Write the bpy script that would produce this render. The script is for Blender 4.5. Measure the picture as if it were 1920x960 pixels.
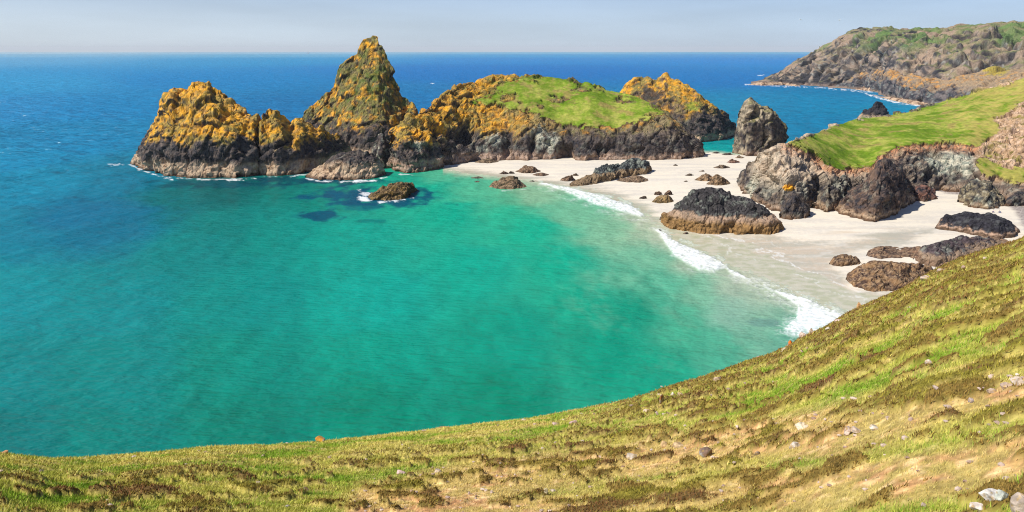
import bpy, bmesh, math, random
import numpy as np
from mathutils import Vector

# ------------------------------------------------------------------ camera, sky, sun
S = bpy.context.scene
for o in list(bpy.data.objects):
    bpy.data.objects.remove(o, do_unlink=True)
COL = S.collection
H = 55.0                     # eye height above the sea (m)
FPX = 1350.0                 # focal length in pixels of the 1920-wide photograph
PITCH = math.radians(15.98)
cam_d = bpy.data.cameras.new('camera')
cam_d.sensor_width = 36.0
cam_d.lens = 36.0 * FPX / 1920.0
cam_d.clip_start = 0.3
cam_d.clip_end = 90000
cam = bpy.data.objects.new('camera', cam_d)
cam.location = (0, 0, H)
cam.rotation_euler = (math.radians(90) - PITCH, 0, 0)
COL.objects.link(cam)
S.camera = cam

SUN_EL, SUN_AZ = math.radians(49), math.radians(-110)      # azimuth from +Y, clockwise
SUN_DIR = Vector((math.sin(SUN_AZ) * math.cos(SUN_EL), math.cos(SUN_AZ) * math.cos(SUN_EL), math.sin(SUN_EL)))
W = bpy.data.worlds.new('World'); S.world = W
W.use_nodes = True
wn = W.node_tree.nodes; wl = W.node_tree.links
sky = wn.new('ShaderNodeTexSky')
sky.sky_type = 'NISHITA'; sky.sun_disc = False
sky.sun_elevation = SUN_EL; sky.sun_rotation = SUN_AZ
sky.altitude = 0; sky.air_density = 0.7; sky.dust_density = 0.15; sky.ozone_density = 6.0
tint = wn.new('ShaderNodeVectorMath'); tint.operation = 'MULTIPLY'; tint.inputs[1].default_value = (1.10, 0.97, 0.99)
wl.new(sky.outputs[0], tint.inputs[0])
# pale summer murk low over the sea
gz = wn.new('ShaderNodeTexCoord'); sp = wn.new('ShaderNodeSeparateXYZ'); wl.new(gz.outputs['Generated'], sp.inputs[0])
hz = wn.new('ShaderNodeMapRange'); hz.interpolation_type = 'SMOOTHSTEP'; hz.inputs['From Min'].default_value = -0.01; hz.inputs['From Max'].default_value = 0.14
hz.inputs['To Min'].default_value = 0.85; hz.inputs['To Max'].default_value = 0.0; wl.new(sp.outputs['Z'], hz.inputs['Value'])
cl = wn.new('ShaderNodeTexNoise'); cl.inputs['Scale'].default_value = 3.0; cl.inputs['Detail'].default_value = 4
cm = wn.new('ShaderNodeMapping'); cm.inputs['Scale'].default_value = (1, 1, 9); wl.new(gz.outputs['Generated'], cm.inputs['Vector']); wl.new(cm.outputs[0], cl.inputs['Vector'])
cr = wn.new('ShaderNodeMapRange'); cr.inputs['From Min'].default_value = 0.3; cr.inputs['From Max'].default_value = 0.7; cr.inputs['To Min'].default_value = 0.92; cr.inputs['To Max'].default_value = 1.08; wl.new(cl.outputs['Fac'], cr.inputs['Value'])
hm_ = wn.new('ShaderNodeMix'); hm_.data_type = 'RGBA'; wl.new(hz.outputs[0], hm_.inputs['Factor']); wl.new(tint.outputs[0], hm_.inputs['A'])
az_m = wn.new('ShaderNodeMapRange'); az_m.inputs['From Min'].default_value = -0.6; az_m.inputs['From Max'].default_value = 0.6; wl.new(sp.outputs['X'], az_m.inputs['Value'])
mk = wn.new('ShaderNodeMix'); mk.data_type = 'RGBA'; wl.new(az_m.outputs[0], mk.inputs['Factor']); mk.inputs['A'].default_value = (5.1, 5.9, 6.6, 1); mk.inputs['B'].default_value = (3.7, 4.9, 6.4, 1)
wl.new(mk.outputs['Result'], hm_.inputs['B'])
cv = wn.new('ShaderNodeVectorMath'); cv.operation = 'SCALE'; wl.new(hm_.outputs['Result'], cv.inputs[0]); wl.new(cr.outputs[0], cv.inputs['Scale'])
wl.new(cv.outputs[0], wn['Background'].inputs['Color'])
wn['Background'].inputs['Strength'].default_value = 0.09
sun_d = bpy.data.lights.new('sun', 'SUN'); sun_d.energy = 4.4; sun_d.angle = math.radians(0.53)
sun_d.color = (1.0, 0.955, 0.88)
sun = bpy.data.objects.new('sun', sun_d)
sun.rotation_euler = SUN_DIR.to_track_quat('Z', 'Y').to_euler()
COL.objects.link(sun)
S.view_settings.view_transform = 'Standard'; S.view_settings.look = 'None'
S.view_settings.gamma = 1.0; S.view_settings.exposure = 0.4
S.view_settings.use_curve_mapping = False
S.render.engine = 'CYCLES'
S.cycles.use_denoising = True; S.cycles.denoiser = 'OPENIMAGEDENOISE'; S.cycles.denoising_prefilter = 'NONE'
S.cycles.pixel_filter_type = 'BLACKMAN_HARRIS'; S.cycles.filter_width = 1.1
S.cycles.max_bounces = 5; S.cycles.diffuse_bounces = 2; S.cycles.glossy_bounces = 2
S.cycles.volume_bounces = 0

# ------------------------------------------------------------------ maths helpers
CT, ST = math.cos(PITCH), math.sin(PITCH)
A = np.asarray
def ray(px, py):
    xc = (A(px, float) - 960) / FPX; yc = -(A(py, float) - 480) / FPX
    return np.stack(np.broadcast_arrays(xc, CT + yc * ST, -ST + yc * CT), -1)
def on_z(px, py, z=0.0):
    d = ray(px, py); t = (A(z) - H) / d[..., 2]
    return d * t[..., None] + A([0, 0, H])
def on_Y(px, py, Y):
    d = ray(px, py); t = A(Y) / d[..., 1]
    return d * t[..., None] + A([0, 0, H])
def project(P):
    v = P - A([0, 0, H])
    f = v[..., 1] * CT - v[..., 2] * ST
    u = v[..., 1] * ST + v[..., 2] * CT
    f = np.maximum(f, 1e-3)
    return 960 + FPX * v[..., 0] / f, 480 - FPX * u / f
def ip(x, pts):
    pts = A(pts, float); return np.interp(x, pts[:, 0], pts[:, 1])
def sm(a, b, x):
    t = np.clip((x - a) / (b - a), 0, 1); return t * t * (3 - 2 * t)
def mix(a, b, t):
    a = A(a, float); b = A(b, float); t = A(t)[..., None]
    return a + (b - a) * t
def lin(c):
    c = A(c, float) / 255.0
    return np.where(c <= 0.04045, c / 12.92, ((c + 0.055) / 1.055) ** 2.4)
def _hash(ix, iy, iz, seed):
    h = (ix.astype(np.uint32) * np.uint32(374761393) + iy.astype(np.uint32) * np.uint32(668265263)
         + iz.astype(np.uint32) * np.uint32(2147483647 - 58) + np.uint32((seed * 144665 + 1013) & 0xffffffff))
    h = (h ^ (h >> np.uint32(13))) * np.uint32(1274126177)
    h = (h ^ (h >> np.uint32(16))) * np.uint32(2246822519)
    return h ^ (h >> np.uint32(15))
_G = A([[1,1,0],[-1,1,0],[1,-1,0],[-1,-1,0],[1,0,1],[-1,0,1],[1,0,-1],[-1,0,-1],[0,1,1],[0,-1,1],[0,1,-1],[0,-1,-1],[1,1,1],[-1,-1,1],[1,-1,-1],[-1,1,-1]], float)
def perlin(P, seed=0):
    P = A(P, float); sh = P.shape[:-1]; P = P.reshape(-1, 3)
    i = np.floor(P).astype(np.int64); f = P - i
    w = f * f * f * (f * (f * 6 - 15) + 10)
    out = np.zeros(len(P))
    for dx in (0, 1):
        for dy in (0, 1):
            for dz in (0, 1):
                g = _G[_hash(i[:, 0] + dx, i[:, 1] + dy, i[:, 2] + dz, seed) & np.uint32(15)]
                d = f - A([dx, dy, dz])
                wt = (w[:, 0] if dx else 1 - w[:, 0]) * (w[:, 1] if dy else 1 - w[:, 1]) * (w[:, 2] if dz else 1 - w[:, 2])
                out += wt * (g * d).sum(1)
    return out.reshape(sh)
def fbm(P, L, octv=4, seed=0, gain=0.5, ridged=False):
    P = A(P, float) / A(L, float); a = 1.0; s = 0; tot = 0
    for k in range(octv):
        n = perlin(P, seed + 17 * k)
        if ridged: n = 1 - 2.2 * np.abs(n)
        s = s + a * n; tot += a; a *= gain; P = P * 2.03 + 3.7
    return s / tot * (1.0 if ridged else 1.6)
def worley(P, L, seed=0):
    """distance to nearest and second nearest feature point, and a cell value"""
    P = A(P, float) / A(L, float); sh = P.shape[:-1]; P = P.reshape(-1, 3)
    i = np.floor(P).astype(np.int64)
    f1 = np.full(len(P), 9.0); f2 = np.full(len(P), 9.0); cid = np.zeros(len(P))
    for dx in (-1, 0, 1):
        for dy in (-1, 0, 1):
            for dz in (-1, 0, 1):
                c = i + A([dx, dy, dz])
                h = _hash(c[:, 0], c[:, 1], c[:, 2], seed)
                q = c + np.stack([(h & np.uint32(1023)), (h >> np.uint32(10)) & np.uint32(1023), (h >> np.uint32(20)) & np.uint32(1023)], 1) / 1023.0
                d = np.sqrt(((q - P) ** 2).sum(1))
                nr = d < f1
                f2 = np.where(nr, f1, np.minimum(f2, d))
                cid = np.where(nr, (h & np.uint32(255)) / 255.0, cid)
                f1 = np.where(nr, d, f1)
    return f1.reshape(sh), f2.reshape(sh), cid.reshape(sh)
def facet(P, L, seed=0, tilt=1.3, e1=(0.55, 0.15, 0.82), el=0.5):
    """broken planes: every cell of rock has its own height and its own tilt; cells are drawn out along the beds"""
    P = A(P, float); e1 = A(e1) / np.linalg.norm(e1)
    P = (P - el * (P @ e1)[..., None] * e1) / L; sh = P.shape[:-1]; P = P.reshape(-1, 3)
    i = np.floor(P).astype(np.int64); f1 = np.full(len(P), 9.0); f2 = f1.copy(); val = np.zeros(len(P)); cid = np.zeros(len(P))
    for dx in (-1, 0, 1):
        for dy in (-1, 0, 1):
            for dz in (-1, 0, 1):
                c = i + A([dx, dy, dz]); h = _hash(c[:, 0], c[:, 1], c[:, 2], seed)
                q = c + np.stack([(h & np.uint32(1023)), (h >> np.uint32(10)) & np.uint32(1023), (h >> np.uint32(20)) & np.uint32(1023)], 1) / 1023.0
                r = P - q; d = np.sqrt((r ** 2).sum(1)); nr = d < f1
                h2 = h * np.uint32(2654435761)
                g = np.stack([(h2 & np.uint32(255)), (h2 >> np.uint32(8)) & np.uint32(255), (h2 >> np.uint32(16)) & np.uint32(255)], 1) / 127.5 - 1
                ci = (h2 >> np.uint32(24)) / 255.0
                f2 = np.where(nr, f1, np.minimum(f2, d)); cid = np.where(nr, ci, cid)
                val = np.where(nr, (ci - 0.5) + tilt * (g * r).sum(1), val); f1 = np.where(nr, d, f1)
    return val.reshape(sh), (f2 - f1).reshape(sh), cid.reshape(sh)
def seg_dist(X, Y, poly, closed=False):
    poly = A(poly, float); n = len(poly); best = np.full(np.shape(X), 1e18)
    for k in range(n if closed else n - 1):
        a = poly[k]; b = poly[(k + 1) % n]; ab = b - a
        t = np.clip(((X - a[0]) * ab[0] + (Y - a[1]) * ab[1]) / max(ab @ ab, 1e-9), 0, 1)
        best = np.minimum(best, (X - a[0] - t * ab[0]) ** 2 + (Y - a[1] - t * ab[1]) ** 2)
    return np.sqrt(best)
def inside(X, Y, poly):
    poly = A(poly, float); n = len(poly); c = np.zeros(np.shape(X), bool)
    for k in range(n):
        x1, y1 = poly[k]; x2, y2 = poly[(k + 1) % n]
        if y1 == y2: continue
        c ^= ((y1 > Y) != (y2 > Y)) & (X < (x2 - x1) * (Y - y1) / (y2 - y1) + x1)
    return c
def sd(X, Y, poly):           # positive inside
    d = seg_dist(X, Y, poly, True); return np.where(inside(X, Y, poly), d, -d)

# ------------------------------------------------------------------ mesh + material helpers
def tag(o, label=None, cat=None, group=None, kind=None):
    if label: o['label'] = label
    if cat: o['category'] = cat
    if group: o['group'] = group
    if kind: o['kind'] = kind
    return o
def mesh_obj(name, V, F, mat, col=None, attrs=None, smooth=False, parent=None, origin=None):
    V = A(V, float).reshape(-1, 3); F = A(F, np.int64)
    if origin is not None: V = V - A(origin)
    me = bpy.data.meshes.new(name)
    k = F.shape[1]
    me.vertices.add(len(V)); me.vertices.foreach_set('co', V.astype(np.float32).ravel())
    me.loops.add(F.size); me.loops.foreach_set('vertex_index', F.astype(np.int32).ravel())
    me.polygons.add(len(F)); me.polygons.foreach_set('loop_start', np.arange(0, F.size, k, dtype=np.int32))
    me.update(calc_edges=True)
    me.polygons.foreach_set('use_smooth', np.full(len(F), smooth))
    if col is not None:
        a = me.color_attributes.new('Col', 'FLOAT_COLOR', 'POINT')
        c = np.ones((len(V), 4), np.float32); c[:, :3] = A(col).reshape(-1, 3)
        a.data.foreach_set('color', c.ravel())
    for nm, v in (attrs or {}).items():
        a = me.attributes.new(nm, 'FLOAT', 'POINT'); a.data.foreach_set('value', A(v, np.float32).ravel())
    me.materials.append(mat); me.validate()
    o = bpy.data.objects.new(name, me)
    if parent is not None: o.parent = parent
    if origin is not None and parent is None: o.location = tuple(float(q) for q in origin)
    COL.objects.link(o)
    return o
def grid_faces(nu, nt):
    i = np.arange(nu * nt).reshape(nu, nt)
    return np.stack([i[:-1, :-1], i[1:, :-1], i[1:, 1:], i[:-1, 1:]], -1).reshape(-1, 4)
def grid_normals(G):
    du = np.gradient(G, axis=0); dt = np.gradient(G, axis=1)
    n = np.cross(du, dt); l = np.linalg.norm(n, axis=-1, keepdims=True)
    return n / np.maximum(l, 1e-9)
def compact(V, F, col):
    u, inv = np.unique(F.ravel(), return_inverse=True)
    return V[u], inv.reshape(F.shape), col[u]

def surf_mat(name, rough=0.9, noise_scale=1.5, var=0.35, bump=0.3, bump_dist=0.3, stretch=(1, 1, 1), spec=0.2, fine=None):
    """colour from the thing's own mineral / plant map, broken up by procedural noise, with fine relief"""
    m = bpy.data.materials.new(name); m.use_nodes = True
    N = m.node_tree.nodes; L = m.node_tree.links; b = N['Principled BSDF']
    at = N.new('ShaderNodeAttribute'); at.attribute_name = 'Col'
    tc = N.new('ShaderNodeNewGeometry'); mp = N.new('ShaderNodeMapping'); mp.inputs['Scale'].default_value = stretch
    L.new(tc.outputs['Position'], mp.inputs['Vector'])
    no = N.new('ShaderNodeTexNoise'); no.inputs['Scale'].default_value = noise_scale; no.inputs['Detail'].default_value = 6; no.inputs['Roughness'].default_value = 0.68
    L.new(mp.outputs[0], no.inputs['Vector'])
    mr = N.new('ShaderNodeMapRange'); mr.inputs['From Min'].default_value = 0.3; mr.inputs['From Max'].default_value = 0.7
    mr.inputs['To Min'].default_value = 1 - var; mr.inputs['To Max'].default_value = 1 + var; mr.clamp = False
    L.new(no.outputs['Fac'], mr.inputs['Value'])
    mx = N.new('ShaderNodeVectorMath'); mx.operation = 'SCALE'
    L.new(at.outputs['Color'], mx.inputs[0]); L.new(mr.outputs[0], mx.inputs['Scale'])
    L.new(mx.outputs[0], b.inputs['Base Color'])
    b.inputs['Roughness'].default_value = rough; b.inputs['Specular IOR Level'].default_value = spec
    bp = N.new('ShaderNodeBump'); bp.inputs['Strength'].default_value = bump; bp.inputs['Distance'].default_value = bump_dist
    n2 = N.new('ShaderNodeTexNoise'); n2.inputs['Scale'].default_value = fine or noise_scale * 1.7; n2.inputs['Detail'].default_value = 5; n2.inputs['Roughness'].default_value = 0.65
    L.new(mp.outputs[0], n2.inputs['Vector']); L.new(n2.outputs['Fac'], bp.inputs['Height'])
    L.new(bp.outputs[0], b.inputs['Normal'])
    return m

M_ROCK = surf_mat('serpentine_rock', 0.85, 0.7, 0.32, 0.3, 0.6, (1, 1, 0.8), 0.2)
N_ = M_ROCK.node_tree.nodes; L_ = M_ROCK.node_tree.links      # cracks between the rock slabs
_bp = [q for q in N_ if q.type == 'BUMP'][0]; _mp = [q for q in N_ if q.type == 'MAPPING'][0]
ro = N_.new('ShaderNodeMapping'); ro.inputs['Rotation'].default_value = (0.25, 0.5, 0.3); ro.inputs['Scale'].default_value = (1, 1, 0.45); L_.new(_mp.outputs[0], ro.inputs['Vector'])
vo = N_.new('ShaderNodeTexVoronoi'); vo.feature = 'DISTANCE_TO_EDGE'; vo.inputs['Scale'].default_value = 0.42; L_.new(ro.outputs[0], vo.inputs['Vector'])
vr = N_.new('ShaderNodeMapRange'); vr.inputs['From Max'].default_value = 0.09; L_.new(vo.outputs['Distance'], vr.inputs['Value'])
b2 = N_.new('ShaderNodeBump'); b2.inputs['Strength'].default_value = 0.6; b2.inputs['Distance'].default_value = 0.6; L_.new(vr.outputs[0], b2.inputs['Height'])
L_.new(b2.outputs[0], _bp.inputs['Normal'])
M_TURF = surf_mat('short_turf', 0.95, 0.6, 0.28, 0.5, 0.35, (0.9, 0.8, 1), 0.05)
M_STONE = surf_mat('pale_stone', 0.85, 6.0, 0.3, 0.6, 0.06, (1, 1, 1), 0.2)
M_HILL = surf_mat('heath_soil', 0.95, 4.0, 0.45, 0.5, 0.08, (1, 1, 1), 0.05)

# ------------------------------------------------------------------ sand height (world), from the shoreline
SHORE_PX = [(835, 317), (880, 325), (930, 330), (985, 337), (1030, 344), (1080, 354), (1130, 366), (1180, 383), (1212, 404), (1235, 426), (1262, 447),
            (1300, 464), (1350, 487), (1400, 510), (1450, 535), (1500, 556), (1560, 582), (1600, 602)]
SAND_PX = SHORE_PX + [(1700, 650), (2000, 620), (2500, 560), (2500, 345), (1800, 340), (1500, 296), (1400, 291), (1360, 289), (1335, 286), (1300, 288), (1100, 286), (900, 294), (835, 308)]
SAND_XY = on_z(A(SAND_PX)[:, 0], A(SAND_PX)[:, 1])[:, :2]
SHORE_XY = on_z(A(SHORE_PX)[:, 0], A(SHORE_PX)[:, 1])[:, :2]
def sand_z(X, Y):
    d = sd(X, Y, SAND_XY)
    return np.clip(0.022 * d, -3, 1.3)
def beach_at(px, py):
    z = 0.0
    for _ in range(4):
        p = on_z(px, py, z); z = float(sand_z(p[0], p[1]))
    return max(z, 0.0)

# ------------------------------------------------------------------ rock lofts
CLIFF = [(0.06, 0.30), (0.16, 0.55), (0.36, 0.76), (0.65, 0.92)]
DOME = [(0.10, 0.34), (0.26, 0.62), (0.50, 0.84), (0.75, 0.96)]
CONE = [(0.14, 0.22), (0.40, 0.46), (0.66, 0.68), (0.86, 0.86)]
def loft(base, ridge, depth, back, prof=CLIFF, rails=(), step=0.6, amp=1.2, L=6.0, seed=1, z0=0.0, tap=0.5, smooth=2,
         gully=0.5, fine=0.22, backdrop=0.0, sink=1.5, slant=0.5, nocap=False, caves=(), us=0, crest=0.0, soft=1):
    """A rock mass: waterline in front, any number of edges up its face, its crest, and the back slope to the ground.
    Each column runs from the foot in front over the crest to the foot behind. Returns grid, normals and u,t."""
    base = A(base, float); x0, x1 = base[0, 0], base[-1, 0]
    def ip(x, pts):
        y = np.interp(x, A(pts, float)[:, 0], A(pts, float)[:, 1])
        if us:
            k = np.hanning(2 * us + 3)[1:-1]; k /= k.sum(); m = len(k) // 2
            if len(y) > 2 * m: y = np.convolve(np.concatenate([np.full(m, y[0]), y, np.full(m, y[-1])]), k, 'valid')
        return y
    pm = on_z(base[:, 0], base[:, 1], z0)
    # columns evenly spaced along whichever of foot and crest runs longer, so steep turns get as many columns as they need
    xs_ = np.linspace(x0, x1, 900); ff = np.interp(xs_, base[:, 0], base[:, 1]); Bs = on_z(xs_, ff, z0)
    rr_ = np.interp(xs_, A(ridge, float)[:, 0], A(ridge, float)[:, 1]); Rs = on_Y(xs_, rr_, Bs[:, 1] + (np.interp(xs_, A(depth, float)[:, 0], A(depth, float)[:, 1]) if np.ndim(depth) else 0.0))
    sl_ = np.maximum(np.linalg.norm(np.diff(Bs, axis=0), axis=1), 0.8 * np.linalg.norm(np.diff(Rs, axis=0), axis=1))
    if us: sl_ = np.convolve(np.concatenate([np.full(20, sl_[0]), sl_, np.full(20, sl_[-1])]), np.ones(41) / 41, 'valid')
    cs_ = np.concatenate([[0], np.cumsum(sl_)]); width = cs_[-1]
    nu = int(np.clip(width / step, 10, 620))
    px = np.interp(np.linspace(0, 1, nu) * width, cs_, xs_); u = (px - x0) / (x1 - x0)
    fb = ip(px, base); B = on_z(px, fb, z0)
    if nocap:
        e = np.ones(nu)
    else:
        e = np.clip(1 - (2 * u - 1) ** 2, 0, 1) ** tap
    dep = (ip(px, depth) if np.ndim(depth) else np.full(nu, float(depth))) * e
    bk = (ip(px, back) if np.ndim(back) else np.full(nu, float(back))) * e + 0.05
    R = on_Y(px, ip(px, ridge), B[:, 1] + dep)
    R[:, 2] = np.maximum(R[:, 2], z0 + 0.05)
    cols = [B + A([0, -0.6, -sink]), B]
    pts = []
    if rails:
        prev = B
        for poly, dy in rails:
            d = (ip(px, dy) if np.ndim(dy) else np.full(nu, float(dy))) * e
            Q = on_Y(px, np.maximum(ip(px, poly), ip(px, ridge)), B[:, 1] + np.minimum(d, dep))
            Q[:, 2] = np.maximum(Q[:, 2], z0)
            mid = prev + (Q - prev) * A([0.35, 0.35, 0.62])
            cols += [mid, Q]; prev = Q
        cols += [prev + (R - prev) * A([0.5, 0.5, 0.58])]
    else:
        for a, b in prof:
            cols.append(np.stack([B[:, 0] + (R[:, 0] - B[:, 0]) * a, B[:, 1] + dep * a, z0 + (R[:, 2] - z0) * b], 1))
    cols.append(R)
    dirx = R[:, 0] / R[:, 1]
    for a, b in ((0.3, 0.88), (0.6, 0.62), (0.85, 0.3), (1.0, 0.0)):
        hh = z0 + (R[:, 2] - z0) * (b + (1 - b) * backdrop)
        cols.append(np.stack([R[:, 0] + dirx * bk * a, R[:, 1] + bk * a, hh], 1))
    q = cols[-1].copy(); q[:, 2] = z0 - sink; q[:, 1] += 0.5; cols.append(q)
    C = np.stack(cols, 1)
    seg = np.linalg.norm(np.diff(C, axis=1), axis=2)
    arc = np.concatenate([np.zeros((nu, 1)), np.cumsum(seg, 1)], 1)
    nt = int(np.clip(np.percentile(arc[:, -1], 80) / step, 14, 420))
    G = np.zeros((nu, nt, 3)); t = np.linspace(0, 1, nt)
    for i in range(nu):
        s = arc[i] / arc[i, -1]
        for k in range(3): G[i, :, k] = np.interp(t, s, C[i, :, k])
    for _ in range(smooth):
        G[1:-1, 1:-1] = 0.5 * G[1:-1, 1:-1] + 0.125 * (G[:-2, 1:-1] + G[2:, 1:-1] + G[1:-1, :-2] + G[1:-1, 2:])
    N0 = grid_normals(G)
    if N0[..., 2].mean() < 0: N0 = -N0
    for _ in range(6):
        N0[1:-1, 1:-1] = 0.4 * N0[1:-1, 1:-1] + 0.15 * (N0[:-2, 1:-1] + N0[2:, 1:-1] + N0[1:-1, :-2] + N0[1:-1, 2:])
    N0 = N0 / np.maximum(np.linalg.norm(N0, axis=-1, keepdims=True), 1e-6)
    # craggy relief: blocks, gullies running down the face, slanting beds, fine crumble
    P = G.copy()
    wp = P + (L * 0.12) * np.stack([fbm(P, L * 0.5, 2, seed + 1), fbm(P, L * 0.5, 2, seed + 2), fbm(P, L * 0.5, 2, seed + 3)], -1)
    blocks, fe, cid = facet(wp, L * 0.8, seed + 5, 1.7)
    blocks2, ge, cid2 = facet(wp, L * 0.27, seed + 6)
    blocks = blocks - sm(0.12, 0.0, fe) * 0.5; blocks2 = blocks2 - sm(0.12, 0.0, ge) * 0.3
    d_cave = 0.0
    if len(caves):
        cx, cy = project(G)
        for (ox, oy, rx, ry, dp) in caves:
            d_cave = d_cave - dp * sm(1.25, 0.35, np.hypot((cx - ox) / rx, (cy - oy) / ry) + 0.35 * fbm(P, 3.0, 3, seed + 13)) * (np.linspace(0, 1, nt) < 0.62)[None, :]
    gul = fbm(P * A([1, 1, 0.22]), L * 0.8, 3, seed + 7, ridged=True) - 0.45
    sl = P[..., 0] * 0.55 + P[..., 2] * 0.85 + P[..., 1] * 0.3
    ph = sl / (L * 0.42) + 1.1 * fbm(P, L * 1.3, 3, seed + 8)
    bed = np.abs((ph % 1.0) - 0.62) * 1.4 - 0.4
    big = fbm(P, L * 2.2, 3, seed + 9)
    d = amp * (0.9 * big + 0.75 * blocks + gully * gul * 0.8 + slant * bed * 0.6) + fine * amp * (1.3 * blocks2 + 0.6 * fbm(P, L * 0.16, 3, seed + 10))
    hgt = np.clip((R[:, 2] - z0) / (3.0 * amp), 0.15, 1)[:, None]
    d = d * hgt * (1 - crest * sm(0.78, 0.97, (G[..., 2] - z0) / np.maximum(R[:, 2] - z0, 1.0)[:, None])) + d_cave
    for _ in range(soft):
        d[1:-1, 1:-1] = 0.5 * d[1:-1, 1:-1] + 0.125 * (d[:-2, 1:-1] + d[2:, 1:-1] + d[1:-1, :-2] + d[1:-1, 2:])
    P = P + N0 * d[..., None]
    N1 = grid_normals(P)
    if N1[..., 2].mean() < 0: N1 = -N1
    return P, N1, dict(u=u, t=t, d=d, bed=bed, blocks=blocks, cid=cid, cid2=cid2, crack=np.maximum(sm(0.10, 0.0, fe), 0.7 * sm(0.10, 0.0, ge)), gul=gul, G0=G, N0=N0)

K = 0.80
C_BLACK, C_DARK, C_GREYGREEN = lin((54, 52, 57)) * K, lin((110, 96, 86)) * K, lin((148, 154, 138)) * K
C_PALE, C_PINK, C_BAND, C_BANDD = lin((212, 204, 180)) * K, lin((176, 150, 132)) * K, lin((205, 178, 146)) * K, lin((140, 108, 82)) * K
C_ORANGE, C_OCHRE, C_GOLD = lin((240, 172, 46)) * K, lin((206, 156, 76)) * K, lin((250, 204, 76)) * K
C_OLIVE, C_GREEN, C_GREEN2, C_LIME = lin((134, 128, 68)) * K, lin((112, 140, 36)) * K, lin((140, 158, 56)) * K, lin((182, 174, 92)) * K
C_SOIL, C_RED = lin((110, 84, 56)) * K, lin((222, 146, 98)) * K
def rock_colour(P, N, I, seed, band=5.0, black=13.0, lichen=1.0, olive=0.3, pale=0.15, lo=C_DARK, hi=None, bandc=C_BAND, z0=0.0, bedmix=0.35, grey=0.4, spread=7.0):
    n1 = fbm(P, 9, 4, seed + 31); n2 = fbm(P, 2.2, 4, seed + 32); n3 = fbm(P, 0.9, 3, seed + 33); n4 = fbm(P, 4.5, 4, seed + 34)
    z = P[..., 2] - z0
    up = N[..., 2]
    c = mix(C_BLACK, lo, sm(-0.5, 0.6, n2 + 0.5 * n3))
    c = mix(c, C_GREYGREEN, np.clip(grey * sm(0.05, 0.7, n4 + 0.35 * n3), 0, 1))
    c = mix(c, C_PALE, np.clip(pale * 2.2 * sm(0.15, 0.6, n2 * 0.5 + n4 * 0.7 + 0.3 * (I['cid2'] - 0.5)), 0, 1))
    if hi is not None:
        c = mix(c, hi * np.ones(3), sm(black - 3, black + 6, z + 6 * n4) * 0.8)
        c = mix(c, C_BLACK, 0.55 * sm(0.1, 0.6, n2) )
    lm = sm(-spread * 0.35, spread * 0.65, z - black + spread * 0.7 * n1 + spread * 0.5 * n4 + 2.5 * n2) * sm(-0.3, 0.45, up + 0.45 * n2 + 0.1 * (I['cid'] - 0.5))
    lm = np.clip(lm * lichen, 0, 1) * sm(-0.75, -0.15, n3 + 0.6 * n2 + 0.25)
    oc = mix(C_OCHRE, C_ORANGE, sm(-0.35, 0.3, n2 + 0.6 * n1)); oc = mix(oc, C_GOLD, 0.8 * sm(0.1, 0.7, n3 + n4))
    oc = mix(oc, C_OLIVE, np.clip(olive * 1.7, 0, 1) * sm(-0.1, 0.45, n4 - 0.5 * n1 + 0.2 * n3 + (olive - 0.3)))
    oc = oc * (0.72 + 0.56 * (0.55 * I['cid2'] + 0.45 * I['cid']))[..., None]
    oc = mix(oc, lin((150, 122, 84)) * K, 0.4 * sm(0.12, 0.45, n4 * 0.8 - 0.6 * n2 + 0.3 * (I['cid'] - 0.5)))
    c = mix(c, oc, lm)
    c = c * (1 - 0.25 * I['crack'])[..., None]
    bm = sm(0.9, -0.9, z - band + 1.8 * n1 + 1.2 * n2 + 0.7 * n3)
    bc = mix(C_BANDD, bandc, sm(-0.5, 0.5, n3 + 0.8 * n2 + 0.3))
    bc = mix(bc, C_PINK, 0.4 * sm(0, 0.5, n4))
    bc = mix(bc, C_BANDD * 0.55, sm(1.6, 0.2, z + 0.5 * n2))
    c = mix(c, bc, bm)
    return c
def turf_colour(P, seed, dry=0.3):
    n1 = fbm(P * A([0.8, 1, 1]), 14, 4, seed + 51); n2 = fbm(P * A([0.9, 0.7, 1]), 4.0, 5, seed + 52, gain=0.6); n3 = fbm(P, 1.0, 2, seed + 53)
    c = mix(C_GREEN, C_GREEN2, sm(-0.4, 0.4, n1 + 0.6 * n2))
    c = mix(c, C_LIME, 0.6 * sm(0.25 - dry, 0.8 - dry, n2 * 0.7 + n1 * 0.6 + 0.3 * n3))
    c = mix(c, lin((160, 138, 84)) * K, 0.75 * sm(0.10, 0.45, fbm(P * A([0.8, 0.7, 1]), 7, 5, seed + 54, gain=0.6)))
    c = c * (1 + 0.22 * fbm(P, 0.9, 2, seed + 55))[..., None]
    c = mix(c, lin((84, 116, 24)) * K, 0.5 * sm(0.15, 0.6, -n2 * 0.6 - n1 * 0.6 + 0.3 * n3))
    return c
def lib(P):
    """pixel position in the reference of each point, used once to place mapped features on the ground"""
    return project(P)
def finish(name, P, colr, label, cat, mat=None, group=None, kind=None, smooth=False, grass=None, turf_name='turf', turf_label=None):
    nu, nt = P.shape[:2]; F = grid_faces(nu, nt); V = P.reshape(-1, 3); c = colr.reshape(-1, 3)
    org = A([V[:, 0].mean(), V[:, 1].mean(), 0.0])
    if grass is None:
        o = mesh_obj(name, V, F, mat or M_ROCK, c, smooth=smooth, origin=org)
    else:
        g = grass.reshape(-1)[F].mean(1) > 0.5
        v1, f1, c1 = compact(V, F[~g], c)
        o = mesh_obj(name, v1, f1, mat or M_ROCK, c1, smooth=smooth, origin=org)
        if g.any():
            v2, f2, c2 = compact(V, F[g], c)
            ch = mesh_obj(turf_name, v2, f2, M_TURF, c2, smooth=True, parent=o, origin=org)
            if turf_label: ch['label'] = turf_label
    return tag(o, label, cat, group, kind)

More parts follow.
